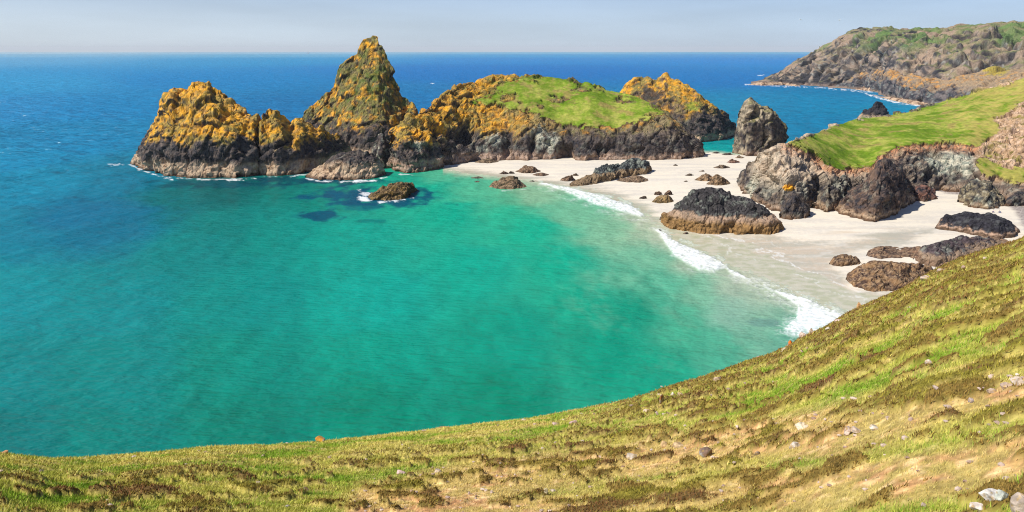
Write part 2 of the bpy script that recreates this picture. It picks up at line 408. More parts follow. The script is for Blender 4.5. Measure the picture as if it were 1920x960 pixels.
STACKS = 'sea stacks beyond the bay'
# --- left stack, two-humped
P, N, I = loft([(245, 307), (270, 318), (320, 331), (380, 334), (440, 333), (480, 328), (491, 322)],
               [(245, 304), (256, 292), (272, 276), (286, 240), (299, 212), (306, 186), (320, 177), (326, 164), (336, 172), (350, 164), (361, 147), (376, 153), (392, 147),
                (404, 155), (416, 166), (428, 181), (440, 189), (456, 198), (470, 206), (482, 220), (487, 250), (491, 318)],
               [(245, 10), (300, 20), (400, 34), (480, 22), (491, 10)], 26, prof=[(0.05, 0.16), (0.10, 0.40), (0.24, 0.58), (0.55, 0.80)], amp=1.9, L=8.5, seed=3, tap=0.32, step=0.55, slant=0.7)
c = rock_colour(P, N, I, 3, band=6.0, black=15.5, lichen=1.35, olive=0.36, pale=0.0, grey=0.12, spread=6)
finish('sea_stack', P, c, 'orange lichened craggy sea stack with black foot, farthest left in the sea', 'sea stack', group=STACKS)
P, N, I = loft([(483, 322), (490, 328), (520, 330), (560, 327), (600, 319), (640, 306), (668, 296)],
               [(483, 318), (486, 245), (492, 210), (504, 202), (517, 204), (530, 216), (545, 229), (560, 224), (576, 227), (590, 238), (605, 241), (625, 250), (640, 258), (655, 273), (668, 294)],
               [(483, 14), (500, 24), (600, 24), (668, 8)], 20, prof=[(0.05, 0.2), (0.10, 0.44), (0.3, 0.62), (0.6, 0.82)], amp=1.6, L=7.5, seed=11, tap=0.3, step=0.55)
c = rock_colour(P, N, I, 11, band=5.5, black=13.0, lichen=1.3, olive=0.38, pale=0.0, grey=0.12, spread=6)
finish('sea_stack', P, c, 'lower orange topped rock hump joined to the right of the leftmost stack', 'sea stack', group=STACKS)
# --- spire
P, N, I = loft([(562, 280), (600, 286), (640, 291), (700, 293), (750, 290), (786, 282)],
               [(562, 276), (565, 222), (574, 207), (590, 194), (610, 176), (627, 160), (630, 145), (632, 130), (640, 118), (650, 111), (667, 101), (672, 84), (681, 71), (691, 69), (698, 64),
                (709, 68), (715, 83), (722, 99), (730, 121), (738, 146), (746, 163), (756, 178), (766, 187), (776, 197), (782, 212), (786, 278)],
               [(562, 8), (620, 30), (700, 42), (760, 30), (786, 8)], [(562, 15), (700, 40), (786, 15)], prof=[(0.10, 0.24), (0.30, 0.36), (0.60, 0.60), (0.85, 0.82)], amp=1.25, L=7.0, seed=21, tap=0.3, step=0.6)
px, py = lib(P)
c = rock_colour(P, N, I, 21, band=4.0, black=15.0, lichen=1.1, olive=0.62, pale=0.0, grey=0.15, spread=8)
n = fbm(P, 5, 4, 77)
c = mix(c, lin((92, 112, 46)) * K, 0.8 * sm(0.0, 0.5, n + 0.35 - np.hypot((px - 700) / 75, (py - 165) / 50) * 0.45) * sm(14, 22, P[..., 2]))
c = mix(c, C_DARK * 0.8, 0.55 * sm(0.1, 0.6, fbm(P, 3, 4, 78) + 0.3 * I['crack']))
finish('sea_stack', P, c, 'tall pointed pyramid stack with mossy green and ochre flanks', 'sea stack', group=STACKS)
# --- low barnacled rock in front of the spire
P, N, I = loft([(572, 332), (600, 337), (650, 338), (700, 335), (724, 327)],
               [(572, 330), (590, 318), (610, 306), (626, 295), (646, 287), (670, 283), (690, 284), (706, 291), (716, 305), (724, 325)],
               14, 10, prof=DOME, amp=1.2, L=5.5, seed=31, tap=0.4, step=0.45)
c = rock_colour(P, N, I, 31, band=6.5, black=60, lichen=0, pale=0.05, grey=0.3)
finish('shore_rock', P, c, 'low rock with pale barnacled skirt and black top below the pointed stack', 'rock')
P, N, I = loft([(694, 312), (715, 317), (738, 314)], [(694, 300), (703, 268), (712, 254), (719, 252), (727, 262), (733, 280), (738, 306)], 10, 9, prof=CLIFF, amp=1.2, L=4.5, seed=33, tap=0.3, step=0.5)
c = rock_colour(P, N, I, 33, band=2.5, black=60, lichen=0, pale=0.25, grey=0.9)
finish('shore_rock', P, c, 'jagged grey green pinnacle wedged beside the big green topped island', 'rock')

# --- island with grass top
EDGE = [(735, 258), (770, 268), (800, 262), (830, 252), (870, 244), (900, 243), (940, 244), (980, 232), (1010, 232), (1050, 240), (1100, 240), (1150, 238), (1190, 231), (1230, 219), (1243, 212), (1270, 236), (1300, 268), (1322, 290)]
P, N, I = loft([(733, 314), (745, 321), (765, 325), (800, 322), (840, 312), (880, 304), (940, 302), (1000, 303), (1040, 301), (1100, 304), (1160, 302), (1220, 303), (1280, 300), (1310, 296), (1322, 290)],
               [(733, 250), (737, 240), (745, 232), (760, 222), (783, 213), (798, 200), (815, 193), (830, 180), (850, 165), (870, 156), (900, 150), (930, 142), (960, 139), (1000, 143), (1060, 148), (1092, 157),
                (1105, 153), (1120, 160), (1140, 170), (1160, 175), (1200, 185), (1230, 200), (1245, 212), (1270, 230), (1290, 245), (1305, 262), (1315, 275), (1322, 289)],
               [(733, 20), (780, 34), (850, 60), (1000, 75), (1150, 62), (1243, 36), (1322, 8)], [(733, 15), (900, 45), (1150, 40), (1322, 6)],
               rails=[(EDGE, [(733, 9), (850, 14), (1000, 13), (1240, 14), (1322, 5)])], amp=1.8, L=9, seed=41, tap=0.14, step=0.6, gully=0.9, us=9,
               caves=[(872, 252, 20, 22, 9), (1060, 288, 16, 22, 9), (950, 272, 9, 26, 5), (1000, 268, 10, 22, 4), (840, 290, 12, 18, 4), (1130, 282, 14, 14, 4), (820, 246, 10, 12, 3)])
px, py = lib(P)
TURF_PX = [(985, 147), (1030, 146), (1060, 148), (1090, 158), (1120, 165), (1165, 177), (1200, 186), (1228, 199), (1243, 211), (1225, 219), (1195, 230), (1150, 236), (1100, 238), (1060, 239), (1035, 228), (1010, 214), (985, 209), (955, 205), (935, 197), (905, 196), (888, 190), (920, 183), (935, 172), (930, 163), (955, 154)]
n = fbm(P, 6, 4, 141)
ts = sd(px, py, TURF_PX) + 9 * n + 5 * fbm(P, 2.0, 3, 142)
for (ox, oy, rx, ry) in ((955, 184, 16, 8), (1047, 187, 15, 4), (1160, 190, 10, 7), (1180, 194, 14, 6), (1014, 200, 6, 4), (975, 194, 6, 4), (1085, 168, 14, 5)):
    ts = np.minimum(ts, (np.hypot((px - ox) / rx, (py - oy) / ry) - 1 + 0.8 * n) * 9)
ahead = (I['t'][None, :] < 0.72) * np.ones_like(px)
grass = sm(-2, 2, ts) * ahead
out = I['d'] * 0
turf0 = I['G0'] + I['N0'] * (0.45 + 0.5 * fbm(I['G0'], 9, 3, 145) + 0.16 * fbm(I['G0'], 2.5, 3, 146))[..., None]
P = P + (turf0 - P) * grass[..., None]; N = grid_normals(P); N = N * np.sign(N[..., 2].mean())
lf = sm(1080, 900, px)
c1 = rock_colour(P, N, I, 41, band=4.6, black=12.5, lichen=1.25, olive=0.42, pale=0.08, grey=0.45, bandc=lin((180, 154, 134)) * K, spread=8)
c2 = rock_colour(P, N, I, 43, band=3.2, black=13.0, lichen=0.55, olive=0.75, pale=0.06, grey=0.4, hi=lin((148, 126, 108)) * K, bandc=lin((180, 154, 134)) * K, spread=6)
c = c2 + (c1 - c2) * lf[..., None]
for (ox, oy, rx, ry) in ((930, 262, 18, 12), (1012, 258, 12, 26), (1034, 270, 14, 22), (905, 278, 14, 8), (782, 272, 12, 10)):
    c = mix(c, mix(C_GREYGREEN, C_PALE, sm(-.2, .5, fbm(P, 1.5, 3, 99))), 0.85 * sm(0.35, -0.3, np.hypot((px - ox) / rx, (py - oy) / ry) - 0.8 + 0.9 * fbm(P, 2.5, 4, 98)))
c = mix(c, C_SOIL * 0.6, sm(-7, -1, ts) * sm(4, 0, ts) * 0.8 * ahead)
c = mix(c, mix(C_OLIVE, C_GREEN, 0.6), 0.75 * ahead * sm(-26, -3, ts) * sm(-0.1, 0.35, fbm(P, 3.2, 4, 147) + 0.2 * N[..., 2] - 0.1) * sm(215, 150, py - 0.05 * px + 40))
tcol = turf_colour(P, 41, 0.25)
tcol = mix(tcol, C_LIME * 0.9, 0.6 * sm(0.3, -0.2, np.abs(py - 224 - 10 * n) / 30))
c = mix(c, tcol, (grass > 0.5) * 1.0)
finish('rocky_island', P, c, 'broad island of dark cliffs and orange lichen capped with bright grass', 'island', grass=grass, turf_label='bright green grass cap of the island')
# --- island behind
P, N, I = loft([(1150, 252), (1200, 258), (1250, 264), (1310, 267), (1345, 264), (1378, 256), (1384, 250)],
               [(1150, 190), (1160, 172), (1175, 156), (1195, 147), (1215, 143), (1228, 147), (1238, 142), (1246, 138), (1258, 145), (1274, 150), (1285, 160), (1310, 178), (1330, 190), (1346, 200), (1361, 212), (1373, 225), (1381, 240), (1384, 249)],
               [(1150, 20), (1240, 40), (1384, 12)], [(1150, 20), (1240, 35), (1384, 10)], prof=[(0.06, 0.18), (0.14, 0.38), (0.4, 0.66), (0.7, 0.85)], amp=1.45, L=9, seed=51, tap=0.2, step=0.7, slant=0.9)
px, py = lib(P)
c = rock_colour(P, N, I, 51, band=4.0, black=17, lichen=1.0, olive=0.5, pale=0.06, grey=0.25, hi=lin((160, 132, 104)) * K, spread=10)
c = mix(c, C_BLACK * 1.2, 0.85 * sm(0.3, -0.3, np.hypot((px - 1225 - (py - 180) * 0.7) / 38, (py - 180) / 26) - 0.7 + 0.7 * fbm(P, 4, 4, 198)))
c = mix(c, C_GREEN2 * 0.9, 0.8 * sm(0.3, -0.2, np.hypot((px - 1298) / 16, (py - 200) / 11) - 0.7 + 0.5 * fbm(P, 3, 3, 199)))
finish('rocky_island', P, c, 'ochre humped island standing behind the grass capped island', 'island')
# --- upright block
P, N, I = loft([(1373, 287), (1400, 293), (1440, 292), (1471, 286)],
               [(1373, 284), (1376, 250), (1380, 222), (1386, 197), (1396, 185), (1404, 183), (1414, 188), (1425, 196), (1440, 197), (1450, 202), (1459, 220), (1466, 238), (1470, 258), (1471, 284)],
               12, 10, prof=[(0.04, 0.32), (0.10, 0.62), (0.28, 0.86), (0.6, 0.96)], amp=2.1, L=12.5, seed=64, tap=0.2, step=0.42, gully=0.6, fine=0.2)
px, py = lib(P)
c = rock_colour(P, N, I, 61, band=2.4, black=70, lichen=0, pale=0.05, grey=0.15, bandc=lin((150, 128, 112)) * K)
c = mix(c, mix(lin((150, 138, 118)) * K, lin((196, 178, 148)) * K, sm(-.4, .4, fbm(P, 1.8, 4, 65))), 0.9 * sm(-0.2, 0.3, sm(250, 190, py) * 0.9 - 0.45 + 0.7 * fbm(P, 4, 4, 64) - 0.5 * N[..., 0]))  # upper and left-facing faces painted paler, as the sun would light them
c = mix(c, C_OLIVE, 0.6 * sm(0.5, 0.9, N[..., 2]))
finish('sea_stack', P, c, 'upright grey block of rock at the far end of the sand', 'sea stack', group=STACKS)
# --- dark pinnacle past the green headland
P, N, I = loft([(1607, 222), (1630, 226), (1668, 223)], [(1607, 221), (1618, 211), (1628, 206), (1637, 196), (1645, 189), (1655, 193), (1662, 205), (1666, 215), (1668, 222)], 14, 12, prof=CONE, amp=1.6, L=6, seed=71, tap=0.3, step=0.7)
c = rock_colour(P, N, I, 71, band=3.5, black=80, lichen=0, pale=0.0, grey=0.1, lo=lin((62, 56, 60)) * K)
finish('sea_stack', P, c, 'small black pinnacle in the sea behind the green headland', 'sea stack', group=STACKS)

# ------------------------------------------------------------------ boulders on the beach and in the shallows
def boulder(name, label, base, ridge, dep, bk, seed, cat='rock', group='rocks lying on the beach', prof=DOME, amp=0.7, L=3.0, step=0.3, tap=0.4, colour=None, onsand=True, **kw):
    b = A(base, float); m = b[len(b) // 2]
    z0 = beach_at(m[0], m[1]) if onsand else 0.0
    P, N, I = loft(base, ridge, dep, bk, prof=prof, amp=amp, L=L, seed=seed, z0=z0, step=step, tap=tap, **kw)
    c = colour(P, N, I, z0) if colour else rock_colour(P, N, I, seed, band=1.2, black=80, lichen=0, z0=z0, pale=0.1, grey=0.3)
    return finish(name, P, c, label, cat, group=group)
def brown(seed, tone=(150, 118, 84), dk=(84, 66, 54), tip=(182, 156, 124)):
    def f(P, N, I, z0):
        n = fbm(P, 1.6, 4, seed + 1); n2 = fbm(P, 0.5, 3, seed + 2)
        c = mix(lin(dk) * K, lin(tone) * K, sm(-0.4, 0.4, n + 0.6 * n2))
        return mix(c, lin(tip) * K, 0.6 * sm(0.1, 0.7, n2 + 0.5 * N[..., 2] - 0.2))
    return f
def banded(seed, hb, black=(60, 58, 60), lowc=(176, 132, 70), midc=(196, 164, 138), grey=0.5):
    def f(P, N, I, z0):
        z = P[..., 2] - z0; n = fbm(P, 2.6, 4, seed + 1); n2 = fbm(P, 0.7, 3, seed + 2)
        c = mix(lin(black) * K * 0.7, lin(black) * K * 1.5, sm(-0.4, 0.5, n2 + 0.4 * n))
        c = mix(c, C_GREYGREEN, grey * sm(0.1, 0.6, n + 0.5 * n2))
        b = mix(lin(lowc) * K * 0.55, lin(lowc) * K, sm(-0.5, 0.3, n2 + 0.4 * n))
        b = mix(b, lin(midc) * K, sm(hb * 0.45, hb * 0.85, z + 0.8 * n))
        return mix(c, b, sm(0.4, -0.4, z - hb + 1.0 * n + 0.5 * n2))
    return f
# big banded boulder at the waterline
boulder('beach_boulder', 'big boulder with black top and yellow brown lower half at the water edge',
        [(1240, 414), (1250, 424), (1280, 432), (1320, 437), (1380, 439), (1440, 441), (1460, 438), (1470, 430)],
        [(1240, 411), (1246, 404), (1260, 393), (1280, 374), (1300, 358), (1318, 353), (1345, 354), (1360, 361), (1385, 369), (1410, 378), (1430, 390), (1450, 402), (1464, 414), (1470, 428)],
        [(1240, 5), (1330, 11), (1470, 6)], 11, 101, amp=0.75, L=4.0, colour=banded(101, 5.2, black=(66, 62, 62), lowc=(158, 122, 76), midc=(176, 148, 124)), prof=[(0.10, 0.28), (0.28, 0.55), (0.55, 0.8), (0.8, 0.94)], gully=0.7, step=0.26)
boulder('beach_boulder', 'long black whaleback rock near the shingle on the right of the beach',
        [(1753, 429), (1790, 434), (1830, 441), (1870, 448), (1895, 447), (1912, 436)],
        [(1753, 427), (1764, 412), (1774, 403), (1785, 406), (1805, 399), (1820, 397), (1840, 402), (1860, 401), (1880, 409), (1900, 420), (1912, 433)], 8, 8, 103, amp=0.55, L=3.0, colour=banded(103, 1.4, black=(48, 46, 52), lowc=(120, 96, 76), grey=0.12))
boulder('beach_boulder', 'long purple grey rock sloping down behind the heath slope',
        [(1712, 487), (1730, 497), (1760, 502), (1810, 492), (1870, 480), (1930, 478)],
        [(1712, 484), (1735, 463), (1770, 452), (1810, 447), (1850, 447), (1885, 455), (1930, 475)], 11, 9, 105, amp=0.6, L=3.0, colour=banded(105, 2.4, black=(82, 70, 72), lowc=(150, 122, 98), midc=(160, 136, 112), grey=0.5))
boulder('beach_boulder', 'low brown rock tapering left in front of the purple grey rock',
        [(1624, 479), (1650, 485), (1690, 484), (1740, 487)], [(1624, 478), (1640, 467), (1658, 465), (1680, 470), (1705, 467), (1725, 465), (1740, 484)], 7, 6, 107, amp=0.5, L=2.2, colour=brown(107, (140, 108, 84), (84, 66, 58)))
boulder('beach_boulder', 'small round brown rock alone on wet sand near the heath slope',
        [(1555, 495), (1575, 499), (1600, 499), (1616, 495)], [(1555, 493), (1564, 482), (1580, 476), (1596, 478), (1610, 487), (1616, 494)], 4, 4, 109, amp=0.4, L=1.8, colour=brown(109))
boulder('beach_boulder', 'wide ribbed brown rock at the foot of the heath slope',
        [(1586, 524), (1600, 535), (1640, 547), (1690, 547), (1730, 532), (1760, 518)], [(1586, 522), (1600, 507), (1620, 497), (1650, 491), (1690, 493), (1720, 499), (1745, 505), (1760, 515)], 10, 9, 111, amp=0.55, L=2.4, colour=brown(111, (150, 116, 80), (86, 66, 56)), prof=CONE)
# slanted dark ridge in the middle of the sand
boulder('beach_boulder', 'long slanted ridge of dark green grey rock in the middle of the sand',
        [(1068, 346), (1100, 345), (1140, 338), (1180, 331), (1212, 327), (1222, 322)],
        [(1068, 344), (1090, 335), (1110, 326), (1122, 313), (1140, 307), (1160, 309), (1172, 304), (1186, 297), (1204, 298), (1217, 305), (1222, 320)], 9, 8, 113, amp=0.9, L=3.6, colour=banded(113, 3.0, black=(80, 84, 84), lowc=(150, 126, 96), midc=(150, 126, 96), grey=0.9))
SMALL = [  # x0, x1, foot y, top y, label, tone
    (916, 988, 355, 329, 'brown cone shaped rock standing at the edge of the shallows', (142, 116, 88), 'cone'),
    (890, 936, 306, 297, 'flat brown slab at the foot of the island cliff', (140, 118, 92), ''),
    (936, 954, 327, 321, 'thin dark slab nearest the water in the flat rock cluster', (96, 76, 66), ''),
    (952, 966, 326, 321, 'little dark slab touching the thin slab near the water', (96, 80, 70), ''),
    (966, 1018, 325, 311, 'largest brown rock of the cluster between island and surf', (140, 110, 86), ''),
    (998, 1032, 330, 323, 'low dark slab just in front of the largest cluster rock', (112, 86, 70), ''),
    (1050, 1080, 340, 328, 'reddish brown wedge rock left of the slanted ridge', (130, 100, 80), ''),
    (1072, 1086, 330, 325, 'small stone touching the back of the reddish wedge rock', (120, 96, 78), ''),
    (1156, 1224, 342, 330, 'low brown shelf along the front of the slanted ridge', (142, 116, 92), ''),
    (992, 1003, 341, 338, 'tiny dark stone by the start of the surf line', (80, 66, 58), ''),
    (1302, 1342, 340, 325, 'left lobe of the double brown rock in the dry sand', (160, 130, 98), ''),
    (1324, 1371, 348, 327, 'right larger lobe of the double brown rock in the dry sand', (156, 126, 94), ''),
    (1337, 1369, 316, 309, 'flat oval dark rock far back on the sand', (110, 92, 78), ''),
    (1362, 1388, 306, 297, 'reddish rock on the sand in front of the upright block', (140, 102, 90), ''),
    (1284, 1302, 330, 325, 'small flat stone left of the double brown rock', (104, 90, 78), ''),
    (1222, 1264, 381, 365, 'rounded tan rock highest of the group near the surf', (170, 140, 92), ''),
    (1226, 1242, 366, 358, 'small dark round stone behind the rounded tan rock', (106, 80, 66), ''),
    (1245, 1262, 366, 356, 'brown knob beside the small round stone behind the tan rock', (118, 90, 72), ''),
    (1198, 1214, 373, 367, 'small black stone left of the rounded tan rock', (70, 58, 54), ''),
    (1236, 1256, 413, 402, 'black stone touching the left tip of the big banded boulder', (72, 62, 60), ''),
    (1280, 1292, 439, 434, 'tiny black stone in the swash below the big boulder', (62, 52, 50), ''),
    (1232, 1241, 434, 429, 'tiny black stone where the surf line begins again', (60, 54, 52), ''),
    (1378, 1396, 297, 291, 'small tan stone at the left foot of the upright block', (150, 128, 106), ''),
    (1353, 1374, 291, 286, 'black stone between the blue inlet and the upright block', (78, 68, 66), ''),
    (1334, 1350, 288, 284, 'black stone at the edge of the blue inlet', (74, 66, 66), ''),
    (1262, 1271, 311, 308, 'tiny flat stone alone on pale sand under the island', (110, 96, 84), ''),
    (1310, 1322, 322, 319, 'tiny flat stone behind the double brown rock', (110, 92, 80), ''),
    (1282, 1290, 341, 338, 'tiny stone on bare sand left of the double rock', (108, 92, 80), ''),
]
for k, (x0, x1, yf, yt, lab, tone, kd) in enumerate(SMALL):
    r = random.Random(500 + k); w = x1 - x0; h = yf - yt; sk = r.uniform(0.38, 0.6)
    arcy = min(h * 0.25, w * 0.06)
    base = [(x0, yf - arcy), (x0 + w * 0.3, yf - arcy * 0.2), (x0 + w * 0.65, yf), (x1, yf - arcy)]
    ridge = [(x0, yf - arcy - 0.3), (x0 + w * 0.12, yf - h * r.uniform(0.35, 0.5)), (x0 + w * sk * 0.65, yf - h * r.uniform(0.68, 0.9)), (x0 + w * sk, yt), (x0 + w * (sk + 0.18), yt + h * r.uniform(0.05, 0.2)),
             (x0 + w * 0.86, yf - h * r.uniform(0.4, 0.6)), (x1, yf - arcy - 0.3)]
    D = float(on_z((x0 + x1) / 2, yf, 0)[1]); wm = w / FPX * D
    boulder('beach_rock', lab, base, ridge, max(0.4, wm * 0.32), max(0.4, wm * 0.3), 600 + 7 * k, amp=min(0.5, 0.07 * wm + 0.05), L=max(1.0, wm * 0.3), step=max(0.12, min(0.3, wm / 30)), colour=brown(600 + k, tone, tuple(int(q * 0.55) for q in tone)), prof=CONE if kd else DOME)
# rocks standing in the water
boulder('wave_washed_rock', 'seaweed brown rock awash with foam in the turquoise shallows',
        [(690, 371), (700, 376), (730, 376), (760, 373), (783, 357)], [(690, 369), (702, 361), (716, 354), (730, 348), (745, 343), (760, 342), (772, 347), (783, 355)], 9, 7, 121, amp=0.9, L=3.0, group='rocks standing in the shallows', onsand=False, colour=brown(121, (122, 96, 48), (62, 50, 34), (196, 164, 120)))
for k, (x0, x1, yf, yt, lab) in enumerate(((881, 908, 335, 331, 'thin dark rock barely breaking the pale shallows'), (889, 902, 342, 340, 'smallest dark rock tip in the pale shallows'))):
    boulder('wave_washed_rock', lab, [(x0, yf - 0.6), ((x0 + x1) / 2, yf), (x1, yf - 0.6)], [(x0, yf - 1), (x0 * .4 + x1 * .6, yt), (x1, yf - 1)], 2, 2, 131 + k, amp=0.2, L=2, group='rocks standing in the shallows', onsand=False, colour=brown(131, (70, 80, 70), (50, 56, 50)))

# ------------------------------------------------------------------ green headland with its cliff (terrain)
HB = [(1384, 362), (1400, 371), (1430, 392), (1460, 404), (1490, 404), (1525, 396), (1580, 386), (1640, 380), (1700, 372), (1760, 362), (1800, 364), (1850, 378), (1900, 384), (1960, 386), (2200, 392), (2500, 400)]
HE = [(1384, 345), (1395, 320), (1410, 300), (1430, 285), (1446, 278), (1480, 273), (1510, 283), (1540, 300), (1560, 312), (1590, 317), (1625, 312), (1650, 292), (1680, 279), (1700, 273), (1730, 273), (1770, 268), (1800, 271), (1830, 280), (1842, 306), (1860, 325), (1890, 340), (1960, 350), (2200, 330), (2500, 320)]
HR = [(1384, 343), (1395, 318), (1410, 298), (1430, 283), (1446, 276), (1480, 270), (1500, 262), (1540, 248), (1560, 240), (1600, 226), (1640, 222), (1680, 217), (1720, 208), (1750, 197), (1800, 182), (1850, 168), (1900, 155), (1960, 135), (2200, 80), (2500, 40)]
P, N, I = loft(HB, HR, [(1384, 10), (1446, 18), (1480, 26), (1540, 75), (1600, 112), (1900, 140), (2500, 160)], [(1384, 8), (1480, 20), (1600, 40), (2500, 60)],
               rails=[(HE, [(1384, 9), (1480, 20), (1560, 20), (1640, 26), (1700, 30), (1800, 29), (1900, 12), (2500, 12)])], amp=1.9, L=9.5, seed=81, nocap=True, step=0.45, gully=0.5, slant=0.2, us=18, soft=1, fine=0.35,
               caves=[(1445, 345, 14, 16, 4), (1545, 372, 10, 22, 5), (1700, 340, 14, 18, 4), (1735, 330, 10, 16, 3)])
px, py = lib(P)
n = fbm(P, 5, 4, 181); n5 = fbm(P, 1.6, 4, 182)
GT = [(1478, 272), (1500, 262), (1540, 248), (1600, 226), (1640, 220), (1720, 206), (1800, 180), (1900, 153), (2050, 100), (2050, 130), (1920, 190), (1860, 225), (1875, 245), (1835, 274), (1770, 267), (1730, 272), (1700, 272), (1680, 277), (1650, 291), (1632, 312), (1590, 317), (1560, 312), (1540, 300), (1510, 283)]
GT2 = [(1830, 300), (1850, 296), (1870, 310), (1895, 320), (1960, 320), (1960, 345), (1890, 340), (1860, 330), (1836, 318)]
ts = np.maximum(sd(px, py, GT), sd(px, py, GT2)) + 5 * n
ts = np.where(py > 270, ts - 0, ts)
ahead = (I['t'] < 0.8)[None, :] * np.ones_like(px)
grass = sm(-1.5, 1.5, ts) * ahead
turf0 = I['G0'] + I['N0'] * (0.4 + 0.9 * fbm(I['G0'], 16, 3, 185) + 0.14 * fbm(I['G0'], 3, 3, 186))[..., None]
P = P + (turf0 - P) * grass[..., None]
N = grid_normals(P); N = N * np.sign(N[..., 2].mean())
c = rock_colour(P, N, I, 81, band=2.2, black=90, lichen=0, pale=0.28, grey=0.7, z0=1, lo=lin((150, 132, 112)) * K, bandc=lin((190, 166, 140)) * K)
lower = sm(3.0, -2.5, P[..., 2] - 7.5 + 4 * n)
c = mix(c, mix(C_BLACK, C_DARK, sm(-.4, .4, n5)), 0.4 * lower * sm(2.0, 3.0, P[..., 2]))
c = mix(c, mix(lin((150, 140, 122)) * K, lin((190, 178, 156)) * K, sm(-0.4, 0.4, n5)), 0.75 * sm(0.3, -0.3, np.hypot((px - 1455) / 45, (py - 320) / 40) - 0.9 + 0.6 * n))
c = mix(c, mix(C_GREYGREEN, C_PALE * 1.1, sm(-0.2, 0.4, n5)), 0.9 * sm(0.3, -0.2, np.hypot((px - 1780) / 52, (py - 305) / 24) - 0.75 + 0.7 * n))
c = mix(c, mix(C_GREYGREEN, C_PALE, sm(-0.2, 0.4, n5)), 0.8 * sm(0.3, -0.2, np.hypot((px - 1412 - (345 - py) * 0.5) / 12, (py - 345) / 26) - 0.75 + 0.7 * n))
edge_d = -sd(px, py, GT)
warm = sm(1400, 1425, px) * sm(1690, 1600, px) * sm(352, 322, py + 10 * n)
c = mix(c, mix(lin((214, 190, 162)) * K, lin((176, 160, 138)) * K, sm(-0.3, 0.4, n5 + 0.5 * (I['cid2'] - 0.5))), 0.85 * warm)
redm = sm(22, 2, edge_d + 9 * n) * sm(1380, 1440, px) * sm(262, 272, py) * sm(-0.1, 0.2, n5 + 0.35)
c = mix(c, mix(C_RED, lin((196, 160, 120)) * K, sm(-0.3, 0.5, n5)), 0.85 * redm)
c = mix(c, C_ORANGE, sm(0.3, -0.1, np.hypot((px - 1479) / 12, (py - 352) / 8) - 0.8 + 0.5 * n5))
heath = mix(mix(lin((186, 152, 116)) * K, lin((222, 190, 160)) * K, sm(-0.2, 0.4, n5)), lin((140, 126, 66)) * K, sm(0, 0.5, n))
c = mix(c, heath, sm(1815, 1850, px + 12 * n) * sm(345, 325, py + 8 * n - (px - 1840) * 0.15))
c = mix(c, C_SOIL * 0.5, sm(-3.5, -0.5, ts) * sm(2.0, 0, ts) * 0.9 * sm(250, 265, py))
tcol = turf_colour(P, 81, 0.42)
tcol = mix(tcol, lin((186, 168, 92)) * K, 0.7 * sm(0.35, 0.9, sm(1690, 1860, px) * 0.9 + 0.7 * n - 0.2))
c = mix(c, tcol, (grass > 0.5) * 1.0)
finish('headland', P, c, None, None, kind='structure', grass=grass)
BUT = [
    ([(1560, 392), (1575, 401), (1605, 409), (1640, 417), (1668, 407), (1700, 388), (1722, 374)], [(1560, 389), (1580, 371), (1600, 355), (1622, 344), (1638, 322), (1652, 303), (1668, 298), (1682, 306), (1696, 328), (1710, 350), (1722, 370)], 14, 14, 'dark buttress rock leaning on the cliff of the green headland', dict(band=2.0, black=90, lichen=0, pale=0.05, grey=0.25, lo=lin((124, 100, 84)) * K)),
    ([(1526, 391), (1550, 397), (1575, 391), (1598, 384)], [(1526, 380), (1540, 350), (1560, 334), (1582, 328), (1594, 338), (1598, 378)], 9, 9, 'sloping grey slab rock just left of the dark buttress', dict(band=1.6, black=90, lichen=0, pale=0.22, grey=0.6, lo=lin((146, 132, 112)) * K)),
    ([(1462, 408), (1485, 412), (1505, 411), (1519, 406)], [(1462, 400), (1474, 372), (1488, 358), (1500, 368), (1512, 384), (1519, 403)], 7, 7, 'black pointed outcrop behind the big banded boulder', dict(band=1.2, black=90, lichen=0, pale=0.08, grey=0.35, lo=lin((110, 96, 84)) * K)),
    ([(1712, 376), (1735, 379), (1758, 373)], [(1712, 366), (1722, 350), (1738, 349), (1750, 360), (1758, 371)], 6, 5, 'reddish brown rock at the corner of the sandy recess', dict(band=0.8, black=90, lichen=0, pale=0.0, grey=0.05, lo=lin((140, 100, 84)) * K)),
    ([(1796, 379), (1815, 388), (1850, 392), (1872, 391), (1888, 385)], [(1796, 374), (1804, 350), (1815, 338), (1832, 334), (1850, 340), (1868, 353), (1880, 366), (1888, 382)], 10, 9, 'pale craggy rock knob above the shingle beside the seated people', dict(band=0.8, black=90, lichen=0, pale=0.35, grey=0.7, lo=lin((160, 146, 116)) * K)),
    ([(1880, 386), (1905, 388), (1940, 386)], [(1880, 380), (1892, 366), (1908, 360), (1925, 364), (1940, 380)], 7, 6, 'dark green rock on the right edge behind the shingle', dict(band=0.6, black=90, lichen=0, pale=0.15, grey=0.6)),
]
for k, (b, r, d, bk, lab, kw) in enumerate(BUT):
    z0 = beach_at(*b[len(b) // 2])
    P, N, I = loft(b, r, d, bk, prof=DOME, amp=1.1, L=4.5, seed=151 + 6 * k, z0=z0, step=0.34, tap=0.3, gully=0.8)
    c = rock_colour(P, N, I, 151 + 6 * k, z0=z0, **kw)
    finish('rock_outcrop', P, c, lab, 'rock outcrop', group='outcrops at the cliff foot')

